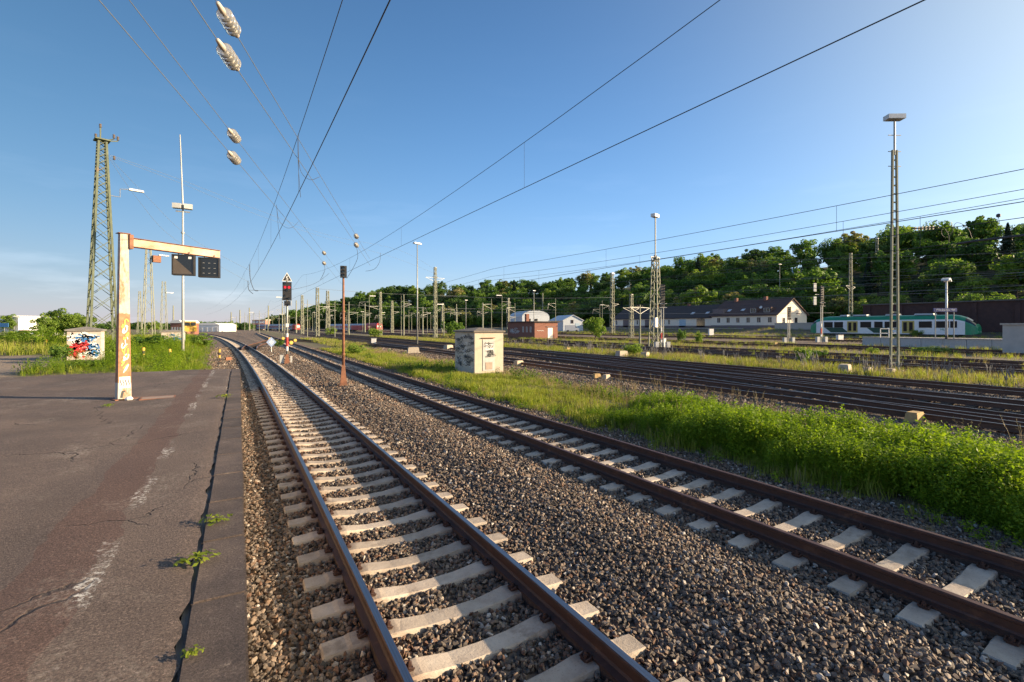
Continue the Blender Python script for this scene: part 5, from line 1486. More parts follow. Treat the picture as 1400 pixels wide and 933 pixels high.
def gabled(t, W, D, zb, ze, zr, wall, roof, over=.5, y0=0.0, ridge='y'):
    z = zb
    m = MB()
    if ridge == 'y':
        m.prism([(0, z), (W, z), (W, ze), (W / 2, zr), (0, ze)], 1, y0, y0 + D)
    else:
        m.prism([(y0, z), (y0 + D, z), (y0 + D, ze), (y0 + D / 2, zr), (y0, ze)], 0, 0, W)
    m.build('wall', wall, t)
    m = MB(); th = .22
    if ridge == 'y':
        sl = (zr - ze) / (W / 2)
        for s, xo in ((1, -over), (-1, W + over)):
            zo = ze - over * sl + .05
            m.add([(xo, y0 - over, zo), (W / 2, y0 - over, zr + .05), (W / 2, y0 + D + over, zr + .05), (xo, y0 + D + over, zo)] + [(xo, y0 - over, zo + th), (W / 2, y0 - over, zr + th + .05), (W / 2, y0 + D + over, zr + th + .05), (xo, y0 + D + over, zo + th)],
                  [(0, 1, 2, 3), (7, 6, 5, 4), (0, 4, 5, 1), (2, 6, 7, 3), (3, 7, 4, 0)])
    else:
        sl = (zr - ze) / (D / 2)
        for s, yo in ((1, y0 - over), (-1, y0 + D + over)):
            zo = ze - over * sl + .05
            m.add([(-over, yo, zo), (-over, y0 + D / 2, zr + .05), (W + over, y0 + D / 2, zr + .05), (W + over, yo, zo), (-over, yo, zo + th), (-over, y0 + D / 2, zr + th + .05), (W + over, y0 + D / 2, zr + th + .05), (W + over, yo, zo + th)],
                  [(0, 1, 2, 3), (7, 6, 5, 4), (0, 4, 5, 1), (2, 6, 7, 3), (3, 7, 4, 0)])
    return m.build('roof', roof, t)
HX, HY, HB = 123.0, 76.4, 1.4
hs = thing('station_house', 'cream house with brown tiled roof and sunlit gable behind the yard', 'house', (HX, HY, 0))
rf = gabled(hs, 13.7, 20.3, HB, 5.75, 10.0, M_CREAM, M_ROOFR)
panel(hs, 'x', 10.15, 2.15, 20.3, 1.5, 0, M_PLINTH, 'plinth')
for k in range(6): window(hs, 'x', 1.9 + k * 3.15, 4.35, 1.15, 1.5, 0, M_FRAME, M_GLASS)
window(hs, 'y', 8.6, 4.2, 1.2, 1.5, 0, M_PLINTH, M_GLASS); window(hs, 'y', 3.0, 4.2, 1.2, 1.5, 0, M_FRAME, M_GLASS)
panel(hs, 'y', 9.6, 6.1, 1.7, .25, 0, M_PLINTH, 'name_board')
for yy in (3.0, 7.0):
    d = MB(); d.box((1.7, yy, 7.0), (2.6, 2.3, 1.5)); d = d.build('dormer', M_ROOFR, hs)
    window(hs, 'x', yy, 7.0, 1.7, 1.15, .38, M_FRAME, M_GLASS)
for yy, mt in ((10.5, M_BRICK), (1.2, M_WHITE)):
    MB().box((6.4, yy + 6, 10.2), (.8, .8, 1.6)).build('chimney', M_BRICK, rf)
for yy, zz in ((11.0, 7.3), (15.4, 7.2)):
    o = MB().box((0, 0, 0), (1.1, 1.0, .08)).build('skylight', M_CORR, rf, (1.75 if zz > 7.25 else 1.7, yy, zz + .02)); o.rotation_euler = (0, -.555, 0)
o = MB().box((1.9, 18.3, 7.05), (3.0, 3.6, 1.3)).build('flat_dormer', M_PLINTH, hs)
dish = MB().lathe([(.05, 0), (.3, .06), (.42, .16)], 12).build('satellite_dish', M_WHITE, rf, (.9, 5.0, 7.75)); dish.rotation_euler = (0, -1.2, 0)
sh = thing('goods_shed', 'long low goods shed with dark tiled roof joined to the cream house', 'shed', (HX + .4, HY + 20.4, 0))
gabled(sh, 13.0, 44.0, HB, 5.3, 9.2, M_CREAM, M_ROOFD, .45)
panel(sh, 'x', 22, 2.1, 44, 1.4, 0, M_PLINTH, 'plinth')
for u, z, w, h, mt, nm in ((4.0, 3.7, 3.0, 2.6, M_GLASS, 'arched_gate'), (11.0, 3.6, 2.6, 2.5, M_BLUEDOOR, 'loading_door'), (26.0, 3.6, 2.8, 2.6, M_PLINTH, 'loading_door'), (37, 3.6, 2.8, 2.6, M_PLINTH, 'loading_door')):
    panel(sh, 'x', u, z, w, h, 0, mt, nm)
MB().tube([(-.05, 2.5, 5.0), (-.05, 4.0, 5.0)], [.01, .01], 4)
for u in (16.5, 18.8, 31, 42): window(sh, 'x', u, 4.0, .9, 1.6, 0, M_FRAME, M_GLASS)
for yy in (3.0, 8.5): 
    o = MB().box((0, 0, 0), (1.2, 1.1, .08)).build('skylight', M_CORR, sh, (1.8, yy, 6.75)); o.rotation_euler = (0, -.54, 0)
for u in (14, 28, 42): MB().box((6.5, u, 9.4), (.7, .7, 1.3)).build('chimney', M_BRICK, sh)
lp = thing('loading_ramp', 'dark loading ramp running along the foot of the cream house and shed', 'ramp', (HX - 2.2, HY + 8, 0))
MB().box((0, 30, 1.3), (3.6, 62, 1.4)).build('deck', M_PLINTH, lp)
MB().box((-1.86, 30, 1.95), (.14, 62.1, .18)).build('edge_beam', M_CONC, lp)

# brick hut with the white door
p = ground(731, 463.5); bh = thing('brick_hut', 'flat roofed red brick hut with white door and chimney beside the tracks', 'hut', p)
bw_, bd_, bz_ = 6.0, 12.0, 3.55
wallb = MB().box((bw_ / 2, bd_ / 2, bz_ / 2 - .2), (bw_, bd_, bz_ + .4)).build('wall', M_BRICK, bh)
r_ = MB().box((bw_ / 2, bd_ / 2, bz_ + .12), (bw_ + .7, bd_ + .7, .24)).build('roof', M_ROOFD, bh)
MB().box((1.4, 5.5, bz_ + 1.0), (.75, .75, 1.9)).build('chimney', M_BRICK, r_)
panel(bh, 'y', 4.0, 1.2, 1.25, 2.3, 0, M_WHITE, 'door')
MB().box((4.0, -.09, 2.62), (2.1, .18, .12)).build('door_canopy', M_PLINTH, bh)
for u in (1.6, 3.2, 4.8): window(bh, 'x', u, 2.0, .55, 1.25, 0, M_FRAME, M_GLASS)
for k in range(12):
    c = scribble(rg, rg.uniform(6.0, 10.5), rg.uniform(1.2, 2.3), rg.uniform(.8, 1.4), rg.uniform(.5, 1.0), 2)
    ribbon([(-.005 - .001 * k, y, z) for y, z in c], .12, (-1, 0, 0), M_GREYBOX, 'graffiti', bh)
ribbon([(.6 + .22 * k, -.006, 1.75 + .08 * math.sin(k * 2.2)) for k in range(9)], .09, (0, -1, 0), M_GREYBOX, 'graffiti', bh)
# halls behind the hut
def hall(px0, px1, Z, zb, ze, zr, D, lab, wall, roof, rz=0.0, arch=False, name='hall', cat='hall'):
    a = at_depth(px0, 446, Z); b = at_depth(px1, 446, Z)
    W = (b - a).length
    t = thing(name, lab, cat, (a.x, a.y, 0), -TH + rz)
    if arch:
        n = 12
        poly = [(0, zb), (W, zb)] + [(W / 2 + W / 2 * math.cos(math.pi * i / n), ze + (zr - ze) * math.sin(math.pi * i / n)) for i in range(n + 1)]
        MB().prism(poly, 1, .1, D).build('wall', wall, t)
        m = MB()
        q = [(W / 2 + (W / 2 + .15) * math.cos(math.pi * i / n), ze + (zr - ze + .15) * math.sin(math.pi * i / n)) for i in range(n + 1)]
        vs = [(u, 0, z) for u, z in q] + [(u, D + .2, z) for u, z in q]
        m.add(vs, [(i, i + 1, i + n + 2, i + n + 1) for i in range(n)]); m.build('roof', roof, t)
    else:
        gabled(t, W, D, zb, ze, zr, wall, roof, .3)
    return t, W
t, W = hall(714, 754, 200, 0, 6.6, 9.2, 18, 'arched pale metal hall showing over the brick hut roof', M_CORR, M_CORR, .3, True)
for u in (.25, .5): window(t, 'y', W * u, 5.2, 1.6, 1.2, .1, M_FRAME, M_GLASS)
panel(t, 'X', 8, 4.6, 14, 4.0, W, M_CREAM, 'side_wall')
t, W = hall(770, 799, 178, .5, 4.7, 6.6, 16, 'blue grey gabled hall between brick hut and dark roofed shed', M_CORR, M_CORR, .25)
window(t, 'y', W * .45, 4.3, 1.0, 1.3, 0, M_PLINTH, M_GLASS)
panel(t, 'y', W * .72, 2.4, 1.6, 2.6, 0, M_BLUEDOOR, 'door'); panel(t, 'y', W * .3, 1.8, 2.2, 1.6, 0, M_WHITE, 'white_panel')
p = at_depth(782, 446, 168); t = thing('delivery_van', 'small white van parked before the blue grey hall', 'van', (p.x, p.y, float(hgt(p.x, p.y))), -TH)
MB().prism([(-2.4, .5), (2.4, .5), (2.4, 1.3), (1.6, 1.5), (1.1, 2.4), (-2.4, 2.4)], 1, -.9, .9).build('body', M_WHITE, t)
for a in (-1.5, 1.5):
    for s in (-1, 1): MB().tube([(a, s * .92, .4), (a, s * .72, .4)], .36, 12).build('wheel', M_BLACK, t)
MB().prism([(1.15, 1.5), (1.55, 1.5), (1.12, 2.25)], 1, -.91, .91).build('window', M_GLASS, t)
# houses on the hill
for k, (px, py, wpx, lab, Zh) in enumerate(HPOS):
    W = wpx * Zh / F
    pz = at_depth(px - wpx / 2, py, Zh)
    t = thing('hillside_house', lab, 'house', (pz.x, pz.y, pz.z), -TH + .25, 'houses on the wooded hill')
    rr = gabled(t, W, W * 1.1, -6.0, W * .5, W * .95, M_CREAM if k % 2 else M_WHITE, M_BRICK if k else M_CORR, .3)
    for j in range(3): window(t, 'y', W * (.2 + .3 * j), W * .25, 1.0, 1.3, 0, M_FRAME, M_GLASS)
    MB().box((W * .55, W * .3, W * .95), (.6, .6, 1.6)).build('chimney', M_BRICK, rr)
# retaining wall
rw = thing('retaining_wall', 'long dark brick retaining wall behind the green railcar', 'wall', (118.0, 0, 0))
MB().box((.5, 12, 4.2), (1.0, 84, 5.9)).build('wall', M_BRICKD, rw)
MB().box((.4, 12, 7.27), (1.5, 84.4, .24)).build('coping', pm('dark_coping', (.16, .14, .13), (.11, .10, .09), 2, .9), rw)
for k in range(15): MB().box((-.12, -27 + k * 5.7, 4.1), (.25, .7, 5.6)).build('pier', M_BRICKD, rw)
lw_ = thing('low_wall', 'low pale grey wall between cream house and railcar', 'wall', (120.0, 58, 0))
MB().box((0, 8.5, 2.3), (.4, 17, 2.2)).build('wall', M_CONC, lw_); MB().box((0, 8.5, 3.45), (.6, 17.2, .12)).build('coping', M_GREYBOX, lw_)
# station platform at the right
sp_ = thing('station_platform', 'low concrete station platform in front of the green railcar', 'platform', (75.0, -14, 0))
MB().box((3.2, 24.2, .55), (6.0, 48.4, 1.2)).build('deck', pm('platform_deck', (.40, .36, .33), (.34, .31, .28), 3, .9), sp_)
for k in range(22): MB().box((.08, 1.1 + k * 2.2, .53), (.16, 2.16, 1.16)).build('face_panel', M_GREYBOX, sp_)
for k in range(22): MB().box((.12, 1.1 + k * 2.2, 1.17), (.5, 2.17, .09)).build('edge_slab', pm('pale_edge', (.66, .60, .53), (.58, .52, .46), 4, .85), sp_)
p = at_depth(1294, 463, 58); Hp = (463 - 382) / F * 58
t = thing('platform_lamp', 'white platform lamp with two-sided saucer head', 'lamp post', (p.x, p.y, 1.15), .2)
MB().tube([(0, 0, 0), (0, 0, Hp)], [.13, .10], 10).build('post', M_LAMP, t, smooth=True)
MB().lathe([(.14, 0), (.14, .4)], 10).build('base', M_BLACK, t)
for s in (-1, 1): MB().prism([(0, Hp - .05), (s * 1.15, Hp - .22), (s * 1.0, Hp + .02), (0, Hp + .22)], 1, -.35, .35).build('lamp_head', M_LAMP, t)
p = at_depth(1292, 424, 57.2)
t = thing('station_sign', 'long blue station name board hanging before the railcar roof', 'sign', (p.x, p.y, p.z), -TH)
MB().box((0, 0, 0), (2.75, .12, .42)).build('board', pm('sign_blue', (.02, .035, .16), (.025, .045, .19), 4, .5), t)
text('Wiesbaden Hbf', .36, (0, -.066, 0), (math.pi / 2, 0, 0), M_WHITE, t)
for s in (-1, 1): MB().bar((s * 1.1, .05, -.2), (s * 1.1, .05, -(p.z - 1.2)), .08).build('post', M_GALV, t)
p = at_depth(1213, 458, 63); t = thing('railing', 'white tubular railing at the platform end before the railcar', 'railing', (p.x, p.y, 1.15), -TH)
for k in range(3): MB().tube([(-.9 + k * 1.1, 0, 0), (-.9 + k * 1.1, 0, 1.2)], .05, 6).build('post', M_WHITE, t)
for z in (.6, 1.17): MB().tube([(-.9, 0, z), (1.3, 0, z)], .05, 6).build('rail', M_WHITE, t)
cb = thing('concrete_hut', 'plain grey concrete hut cut off by the picture edge', 'hut', (65, 13.1, 0))
MB().box((2, 2.25, 1.35), (4, 4.5, 2.9)).build('wall', pm('hut_concrete', (.50, .46, .41), (.42, .39, .35), 1.2, .9, 0, .2), cb); MB().box((2, 2.25, 2.88), (4.3, 4.8, .16)).build('roof', M_CONC, cb)
panel(cb, 'y', 2.0, 1.0, 1.0, 2.0, 0, M_GREYBOX, 'door')
# far buildings to the left
def white_hall(px0, px1, Z, z1, lab, D=14, wall=None, rz=0.0):
    a, b = at_depth(px0, 446, Z), at_depth(px1, 446, Z); W = (b - a).length
    t = thing('white_hall', lab, 'hall', (a.x, a.y, 0), -TH + rz)
    MB().box((W / 2, D / 2, z1 / 2), (W, D, z1)).build('wall', wall or M_WHITE, t)
    MB().prism([(-.2, z1), (W + .2, z1), (W * .8, z1 + .9), (W * .2, z1 + .9)], 1, -.3, D + .3).build('roof', M_WHITE, t)
    for k in range(4): panel(t, 'y', W * (.15 + .23 * k), z1 * .35, W * .12, z1 * .6, 0, M_GREYBOX, 'gate')
white_hall(-30, 25, 190, 6.0, 'white warehouse hall at the horizon beyond the meadow')
white_hall(270, 300, 230, 3.2, 'low white hall near the vanishing end of the tracks')
white_hall(233, 249, 150, 3.6, 'brown container building beside the yellow rail vehicle', 8, M_BRICK)
p = at_depth(260, 446, 125); t = thing('rail_vehicle', 'yellow track maintenance vehicle with cab standing beyond the weeds', 'rail vehicle', (p.x, p.y, .7), .12)
MB().box((0, 2.5, 1.1), (2.7, 9, 1.1)).build('chassis', M_YELLOW, t)
MB().box((0, .2, 2.4), (2.6, 3.6, 1.6), top=(.9, .85)).build('cab', M_YELLOW, t)
MB().box((0, .2, 3.3), (2.4, 3.2, .25)).build('roof', M_WHITE, t)
for u in (-.65, .65): window(t, 'y', u, 2.5, 1.0, .9, -1.5, M_BLACK, M_GLASS)
MB().box((0, 4.8, 2.0), (2.2, 3.6, .9)).build('engine_hood', M_YELLOW, t)
for yy in (-.5, 5.5):
    for s in (-1, 1): MB().tube([(s * .7, yy, .35), (s * .85, yy, .35)], .42, 12).build('wheel', M_BLACK, t)
t = thing('signal_tower', 'distant signal box tower with pale red banded storey', 'tower', tuple(at_depth(355, 446, 330).to_2d()) + (0,), -TH)
MB().box((0, 2, 2), (5, 5, 4)).build('shaft', M_PLINTH, t); MB().box((0, 2, 5.2), (9, 6, 3.0)).build('cabin', pm('tower_red', (.42, .20, .16), (.36, .17, .14), 2, .7), t)
for k in range(4): window(t, 'y', -3.3 + 2.2 * k, 5.4, 1.7, 1.5, -1.0, M_WHITE, M_CORR)
MB().box((0, 2, 6.85), (10, 7, .35)).build('roof', M_CREAM, t)
def car(px, Z, lab, mat, rz):
    p = at_depth(px, 446, Z); t = thing('parked_car', lab, 'car', (p.x, p.y, float(hgt(p.x, p.y))), rz, 'cars parked past the meadow')
    MB().prism([(-2.1, .3), (2.1, .3), (2.15, .75), (1.3, .95), (-1.9, 1.0), (-2.1, .8)], 1, -.85, .85).build('body', mat, t)
    MB().prism([(-1.6, .98), (1.0, .96), (.45, 1.45), (-1.1, 1.47)], 1, -.74, .74).build('cabin', M_GLASS, t)
    MB().prism([(-1.12, 1.47), (.46, 1.45), (.3, 1.52), (-.95, 1.53)], 1, -.72, .72).build('roof', mat, t)
    for a in (-1.3, 1.35):
        for s in (-1, 1): MB().tube([(a, s * .87, .32), (a, s * .66, .32)], .32, 12).build('wheel', M_BLACK, t)
car(52, 95, 'silver parked car past the meadow grass', M_CORR, .3); car(66, 92, 'white parked car next to the silver one', M_WHITE, .5); car(90, 96, 'dark parked car below the roadside trees', M_GREYBOX, .1)
car(36, 98, 'red parked car beneath the white warehouse', M_RED, .4)
p = at_depth(6, 446, 60); t = thing('road_sign', 'small blue road sign at the far meadow edge', 'sign', (p.x, p.y, float(hgt(p.x, p.y))), -TH)
MB().tube([(0, 0, 0), (0, 0, 1.9)], .04, 6).build('post', M_GALV, t); MB().box((0, -.04, 2.0), (1.1, .04, .5)).build('plate', M_GBLUE, t)

# ---------------------------------------------------------------- trains
M_TGREEN = pm('railcar_green', (.016, .26, .13), (.014, .21, .105), 3, .35)
M_TDGREEN = pm('railcar_dark_green', (.01, .06, .04), (.012, .07, .045), 3, .4)
M_TWHITE = pm('railcar_white', (.82, .82, .80), (.75, .75, .74), 2, .4)
M_TDOOR = pm('railcar_door_yellow', (.58, .44, .12), (.5, .38, .1), 3, .5)
M_TGLASS = glass_dark('railcar_window', (.016, .014, .016), .3)
M_TGLASS.node_tree.nodes['Principled BSDF'].inputs['Specular IOR Level'].default_value = .25
M_UNDER = pm('underframe', (.03, .028, .027), (.05, .045, .04), 4, .8)
TL = 27.6
tx, ty = 110.0, 32.6
tz = float(hgt(tx, ty)) + .18
tr = thing('railcar', 'green and white diesel railcar with yellow doors at the station platform', 'train', (tx, ty, tz))
secs = [(0, .50, 1.75, .80), (.22, .40, 2.2, 1.08), (.75, .34, 2.8, 1.26), (1.5, .32, 3.32, 1.35), (2.4, .32, 3.68, 1.39), (3.4, .32, 3.85, 1.40)]
secs = secs + [(TL - a, b, c, d) for a, b, c, d in reversed(secs)]
prof = [(-1, 0), (-1, .34), (-1, .66), (-.97, .76), (-.86, .88), (-.6, .96), (0, 1), (.6, .96), (.86, .88), (.97, .76), (1, .66), (1, .34), (1, 0)]
grp = {'body_shell': [], 'roof': [], 'nose': [], 'windshield': []}
tv = []
for (y, zb, zt, hw) in secs:
    for u, f in prof: tv.append((u * hw, y, zb + (zt - zb) * f))
n = len(prof)
for i in range(len(secs) - 1):
    end = i < 3 or i >= len(secs) - 4
    for j in range(n - 1):
        f = (i * n + j, i * n + j + 1, (i + 1) * n + j + 1, (i + 1) * n + j)
        mid = 3 <= j <= 8
        if (i in (1, 2) or i in (len(secs) - 3, len(secs) - 4)) and 3 <= j <= 8: grp['windshield'].append(f)
        elif end: grp['nose'].append(f)
        elif mid: grp['roof'].append(f)
        else: grp['body_shell'].append(f)
for k, fs in grp.items():
    m = MB(); m.add(tv, fs + ([tuple(range(n)), tuple(range((len(secs) - 1) * n, len(secs) * n))] if k == 'nose' else []))
    m.build(k, {'body_shell': M_TWHITE, 'roof': M_TGREEN, 'nose': M_TGREEN, 'windshield': M_GLASS}[k], tr)
MB().box((0, TL / 2, .36), (2.5, TL - 5, .5)).build('underframe', M_UNDER, tr)
for yy in (4.2, TL / 2, TL - 4.2):
    b = MB(); b.box((0, yy, .2), (2.3, 3.4, .5)); b = b.build('bogie', M_UNDER, tr)
    for a in (-1.0, 1.0):
        for s in (-1, 1): MB().tube([(s * .7, yy + a, .24), (s * .86, yy + a, .24)], .40, 14).build('wheel', M_BLACK, b)
for side in ('x', 'X'):
    pos = -1.405 if side == 'x' else 1.405
    for yy, w in ((4.6, 1.9), (7.0, 1.9), (12.4, 1.9), (14.4, 1.4), (16.6, 1.9), (21.6, 1.7), (23.6, 1.7), (3.0, .9)):
        panel(tr, side, yy, 2.1, w, 1.15, pos, M_TGLASS, 'window')
    for yy in (9.6, 19.0):
        d = panel(tr, side, yy, 1.65, 1.9, 2.3, pos, M_TDOOR, 'door')
        for s in (-.46, .46): panel(tr, side, yy + s, 1.7, .55, 1.7, pos + (-.035 if side == 'x' else .035), M_TGLASS, 'door_pane').parent = d
    for yy in (14.0, 21.9):
        m = MB(); sgn = -1 if side == 'x' else 1
        q = [(yy - 2.2, .5), (yy + 1.2, .5), (yy + 2.4, 1.5), (yy - 1.0, 1.5)]
        m.prism(q, 0, pos + sgn * .002, pos + sgn * .03); m.build('stripe', M_TDGREEN, tr)
    text('HLB', .5, (pos + (-.02 if side == 'x' else .02), 4.4, 1.2), (math.pi / 2, 0, -math.pi / 2 if side == 'x' else math.pi / 2), M_TGREEN, tr)
for yy, l in ((7.5, 3.0), (12.5, 2.2), (18.0, 2.6), (21.0, 1.4)): MB().box((0, yy, 3.98), (1.5, l, .32), top=(.85, .9)).build('roof_unit', M_GREYBOX, tr)
for s in (-1, 1): MB().tube([(s * .5, .12, .85), (s * .5, -.02, .85)], .1, 10).build('headlight', M_WHITE, tr)
M_DBRED = pm('coach_red', (.50, .04, .045), (.42, .035, .04), 3, .5)
M_DBGREY = pm('coach_silver', (.42, .42, .45), (.34, .34, .37), 3, .45)
def coach(t, y0, L, name, body, roof, band, H=3.9):
    m = MB(); m.prism([(-1.4, .8), (1.4, .8), (1.4, 3.1), (-1.4, 3.1)], 1, y0, y0 + L); b = m.build(name, body, t)
    MB().prism([(-1.38, 3.1), (1.38, 3.1), (1.1, H - .25), (.5, H), (-.5, H), (-1.1, H - .25)], 1, y0 + .02, y0 + L - .02).build('roof', roof, b)
    k = int((L - 2) / 2.6)
    for i in range(k):
        MB().box((-1.41, y0 + 1.8 + i * 2.6, 2.25), (.06, 1.7, .9)).build('window', band, b)
    for yy in (y0 + 3, y0 + L - 3): MB().box((0, yy, .45), (2.2, 3.2, .8)).build('bogie', M_UNDER, b)
    return b
p = at_depth(519, 446, 220); rt = thing('red_train', 'red locomotive with silver roofed coaches standing left of the yard lamp', 'train', (p.x, p.y, float(hgt(p.x, p.y))), .065)
lo = coach(rt, 0, 16.5, 'locomotive', M_DBRED, M_DBRED, M_GLASS, 4.2)
panel(rt, 'y', 0, 2.6, 2.2, .9, 0, M_WHITE, 'cab_window')
for s in (-1, 1): MB().tube([(s * .8, -.05, 1.35), (s * .8, .02, 1.35)], .16, 10).build('headlight', M_WHITE, rt)
for k in range(3): coach(rt, 17.0 + k * 26.4, 26.0, 'coach', M_DBGREY if k else M_DBRED, M_DBGREY, M_DBRED)
p = at_depth(407, 446, 275); rt = thing('red_train', 'far train of grey red coaches with a red and white cab end', 'train', (p.x, p.y, float(hgt(p.x, p.y))), .23)
lo = coach(rt, 0, 5.0, 'cab', M_DBRED, M_DBRED, M_GLASS, 3.9)
panel(rt, 'y', 0, 2.5, 2.3, 1.1, 0, M_WHITE, 'cab_window')
for k in range(3): coach(rt, 5.2 + k * 24.4, 24.0, 'coach', M_DBGREY, M_DBGREY, M_DBRED)

# ---------------------------------------------------------------- overhead wires
def overhead(label, xf, zc, zm, y0, y1, s0, span, sag, droppers, r=.008, dr=.0035, mat=None):
    t = thing('overhead_line', label, 'overhead line', (0, 0, 0), 0, 'overhead lines along the tracks')
    ys = np.arange(y0, y1 + .1, 3.0)
    def mz(y):
        u = ((y - s0) / span) % 1.0
        return zm - sag * 4 * u * (1 - u)
    def cx(y):
        return float(xf(y))
    MB().tube([(cx(y), y, zc) for y in ys], r, 5).build('contact_wire', mat or M_WIRE, t)
    MB().tube([(cx(y), y, mz(y)) for y in ys], r * .85, 5).build('messenger_wire', mat or M_WIRE, t)
    for y in droppers: MB().tube([(cx(y), y, zc), (cx(y), y, mz(y))], dr, 4).build('dropper', mat or M_WIRE, t)
overhead('overhead line above the track along the platform', lambda y: 1.42 - .00033 * max(y, 0) ** 2, 6.19, 7.95, -6, 180, -8, 62, .25, [13.8, 24, 34, 44, 55], .0085)
overhead('overhead line above the rusty second track', lambda y: c2(y) - .1, 6.22, 8.35, -6, 180, -4, 62, 1.35, [10.6, 21, 32, 43, 54], .0085)
overhead('overhead line above the first yard track beyond the grass', lambda y: 17.9, 5.95, 7.35, -25, 200, -30, 64, .55, [-3, 9, 21, 33, 45, 57], .012, .006)
overhead('overhead line above the second yard track beyond the grass', lambda y: 22.4, 6.25, 7.75, -25, 200, -20, 64, .6, [-1, 11, 23, 35, 47, 59], .013, .007)
overhead('overhead line above the third yard track beyond the grass', lambda y: 26.9, 6.25, 8.3, -25, 200, -12, 64, .7, [-2, 10, 22, 34, 46, 58], .014, .008)
overhead('overhead line above the track behind the light mast strip', lambda y: 38.4, 6.3, 8.2, -35, 220, -12, 64, .7, [0, 13, 26, 39, 52, 65], .016, .009)
overhead('overhead line above the second track behind the light mast', lambda y: 43.4, 6.3, 8.2, -35, 220, -30, 64, .7, [2, 15, 28, 41, 54, 67], .016, .009)
overhead('overhead line above the track before the station platform', lambda y: 62.5, 6.4, 8.2, -45, 240, -5, 64, .7, [5, 25, 45, 65], .02, .01, M_COPPER)
for k, (x0, z0_, lab) in enumerate(((48.4, 6.3, 'third track behind the light mast'), (68.0, 6.4, 'track beside the station platform'), (84.0, 6.6, 'empty track behind the platform'), (92.0, 6.7, 'empty track next to the railcar'), (110.0, 7.0, 'railcar track'))):
    overhead('thin overhead line above the ' + lab, lambda y, x0=x0: x0, z0_, z0_ + 1.8, -45, 240, -8 - 9 * k, 64, .7, [6 + 3 * k, 24 + 2 * k, 43, 62], .02, .01)
# glass insulators in the slanting tension wires
def insul_glass():
    m, nt, bs = nodes_of('insulator_glass')
    bs.inputs['Base Color'].default_value = (.96, .97, .97, 1); bs.inputs['Roughness'].default_value = .04
    bs.inputs['Transmission Weight'].default_value = .8; bs.inputs['IOR'].default_value = 1.45
    return m
M_IGL = insul_glass()
DISC = MB().lathe([(.028, .0), (.06, .012), (.108, .004), (.118, .018), (.10, .032), (.06, .046), (.03, .055)], 20).mesh('glass_disc', M_IGL, True)
CAPM = MB().lathe([(.018, -.34), (.03, -.33), (.045, -.2), (.045, -.16), (.03, -.15), (.03, .27), (.04, .28), (.04, .36), (.015, .38)], 10).mesh('insulator', pm('cap_metal', (.55, .50, .42), (.42, .37, .31), 20, .6, .1), True)
def insulator(parent, c, d, n=4):
    o = link('insulator', CAPM, parent, c); o.scale = (.8, .8, .95)
    o.rotation_euler = Vector(d).to_track_quat('Z', 'Y').to_euler()
    for k in range(n): link('glass_disc', DISC, o, (0, 0, -.12 + k * .105))
def tension(label, A, B, pts_back, fwd, z, r=.0055):
    t = thing('tension_wire', label, 'wire', (0, 0, 0), 0, 'slanting tension wires')
    A = Vector((*A, z)); B = Vector((*B, z)); d = (B - A).normalized()
    s = A - d * pts_back; e = B + d * fwd
    g = .36
    MB().tube([s, A - d * g], r, 5).build('wire', M_COPPER, t)
    MB().tube([A + d * g, B - d * g], r, 5).build('wire', M_COPPER, t)
    MB().tube([B + d * g, e], r, 5).build('wire', M_COPPER, t)
    insulator(t, A, d); insulator(t, B, d)
    return t, A, B, d
def xy(px, py, h):
    v = at_depth(px, py, h * F / (HOR - py)); return (v.x, v.y)
hl, hu = 3.37, 3.81
tension('slanting wire with the large glass insulator, lower of the near pair', xy(311, 75, hl), xy(487, 335, hl), 40, 7, CZ + hl)
tension('slanting wire with the large glass insulator, upper of the near pair', xy(311, 27, hu), xy(487, 323, hu), 40, 7, CZ + hu)
tension('slanting wire with glass insulator, lower of the farther pair', xy(319, 215, hl), xy(443, 360, hl), 40, 14, CZ + hl)
tension('slanting wire with glass insulator, upper of the farther pair', xy(319, 185, hu), xy(443, 346, hu), 40, 14, CZ + hu)
def wire(label, pts, r=.006, mat=None, name='jumper_wire', sm=6):
    P = [Vector(q) for q in pts]
    if len(P) > 2 and sm:
        out = []
        for i in range(len(P) - 1):
            p0, p1, p2, p3 = P[max(i - 1, 0)], P[i], P[i + 1], P[min(i + 2, len(P) - 1)]
            for k in range(sm):
                u = k / sm
                out.append(.5 * ((2 * p1) + (p2 - p0) * u + (2 * p0 - 5 * p1 + 4 * p2 - p3) * u * u + (3 * p1 - p0 - 3 * p2 + p3) * u ** 3))
        P = out + [P[-1]]
    o = MB().tube(P, r, 5).build(name, mat or M_WIRE, smooth=True)
    return tag(o, label, 'wire', 'jumper and span wires')
A = at_depth
wire('drooping jumper hanging from the messenger wire over the near track, rear loop', [A(407, 190, 13.5), A(408, 215, 13.6), A(412, 236, 13.7), A(424, 246, 13.9), A(437, 242, 14.1)])
wire('straight jumper dropping from messenger to contact wire near the loop', [A(407, 190, 13.5), A(408, 230, 13.4), A(411, 270, 13.2)])
wire('second drooping jumper farther along the near track', [A(378, 280, 20.8), A(381, 300, 20.9), A(390, 311, 21), A(400, 311, 21.2), A(408, 303, 21.4)])
wire('straight jumper beside the second drooping loop', [A(378, 280, 20.8), A(380, 305, 20.5), A(383, 327, 20.2)])
wire('jumper hanging below the far glass insulators', [A(487, 336, 20.2), A(489, 352, 20.3), A(482, 368, 20.5), A(474, 381, 20.6)], .008)
wire('small jumper under the farther insulator pair', [A(443, 362, 25.8), A(444, 370, 25.8), A(438, 383, 25.9)], .009)
wire('curved jumper joining the second track messenger at far end', [A(520, 346, 24), A(519, 358, 24), A(512, 368, 24), A(500, 371, 24)], .008)
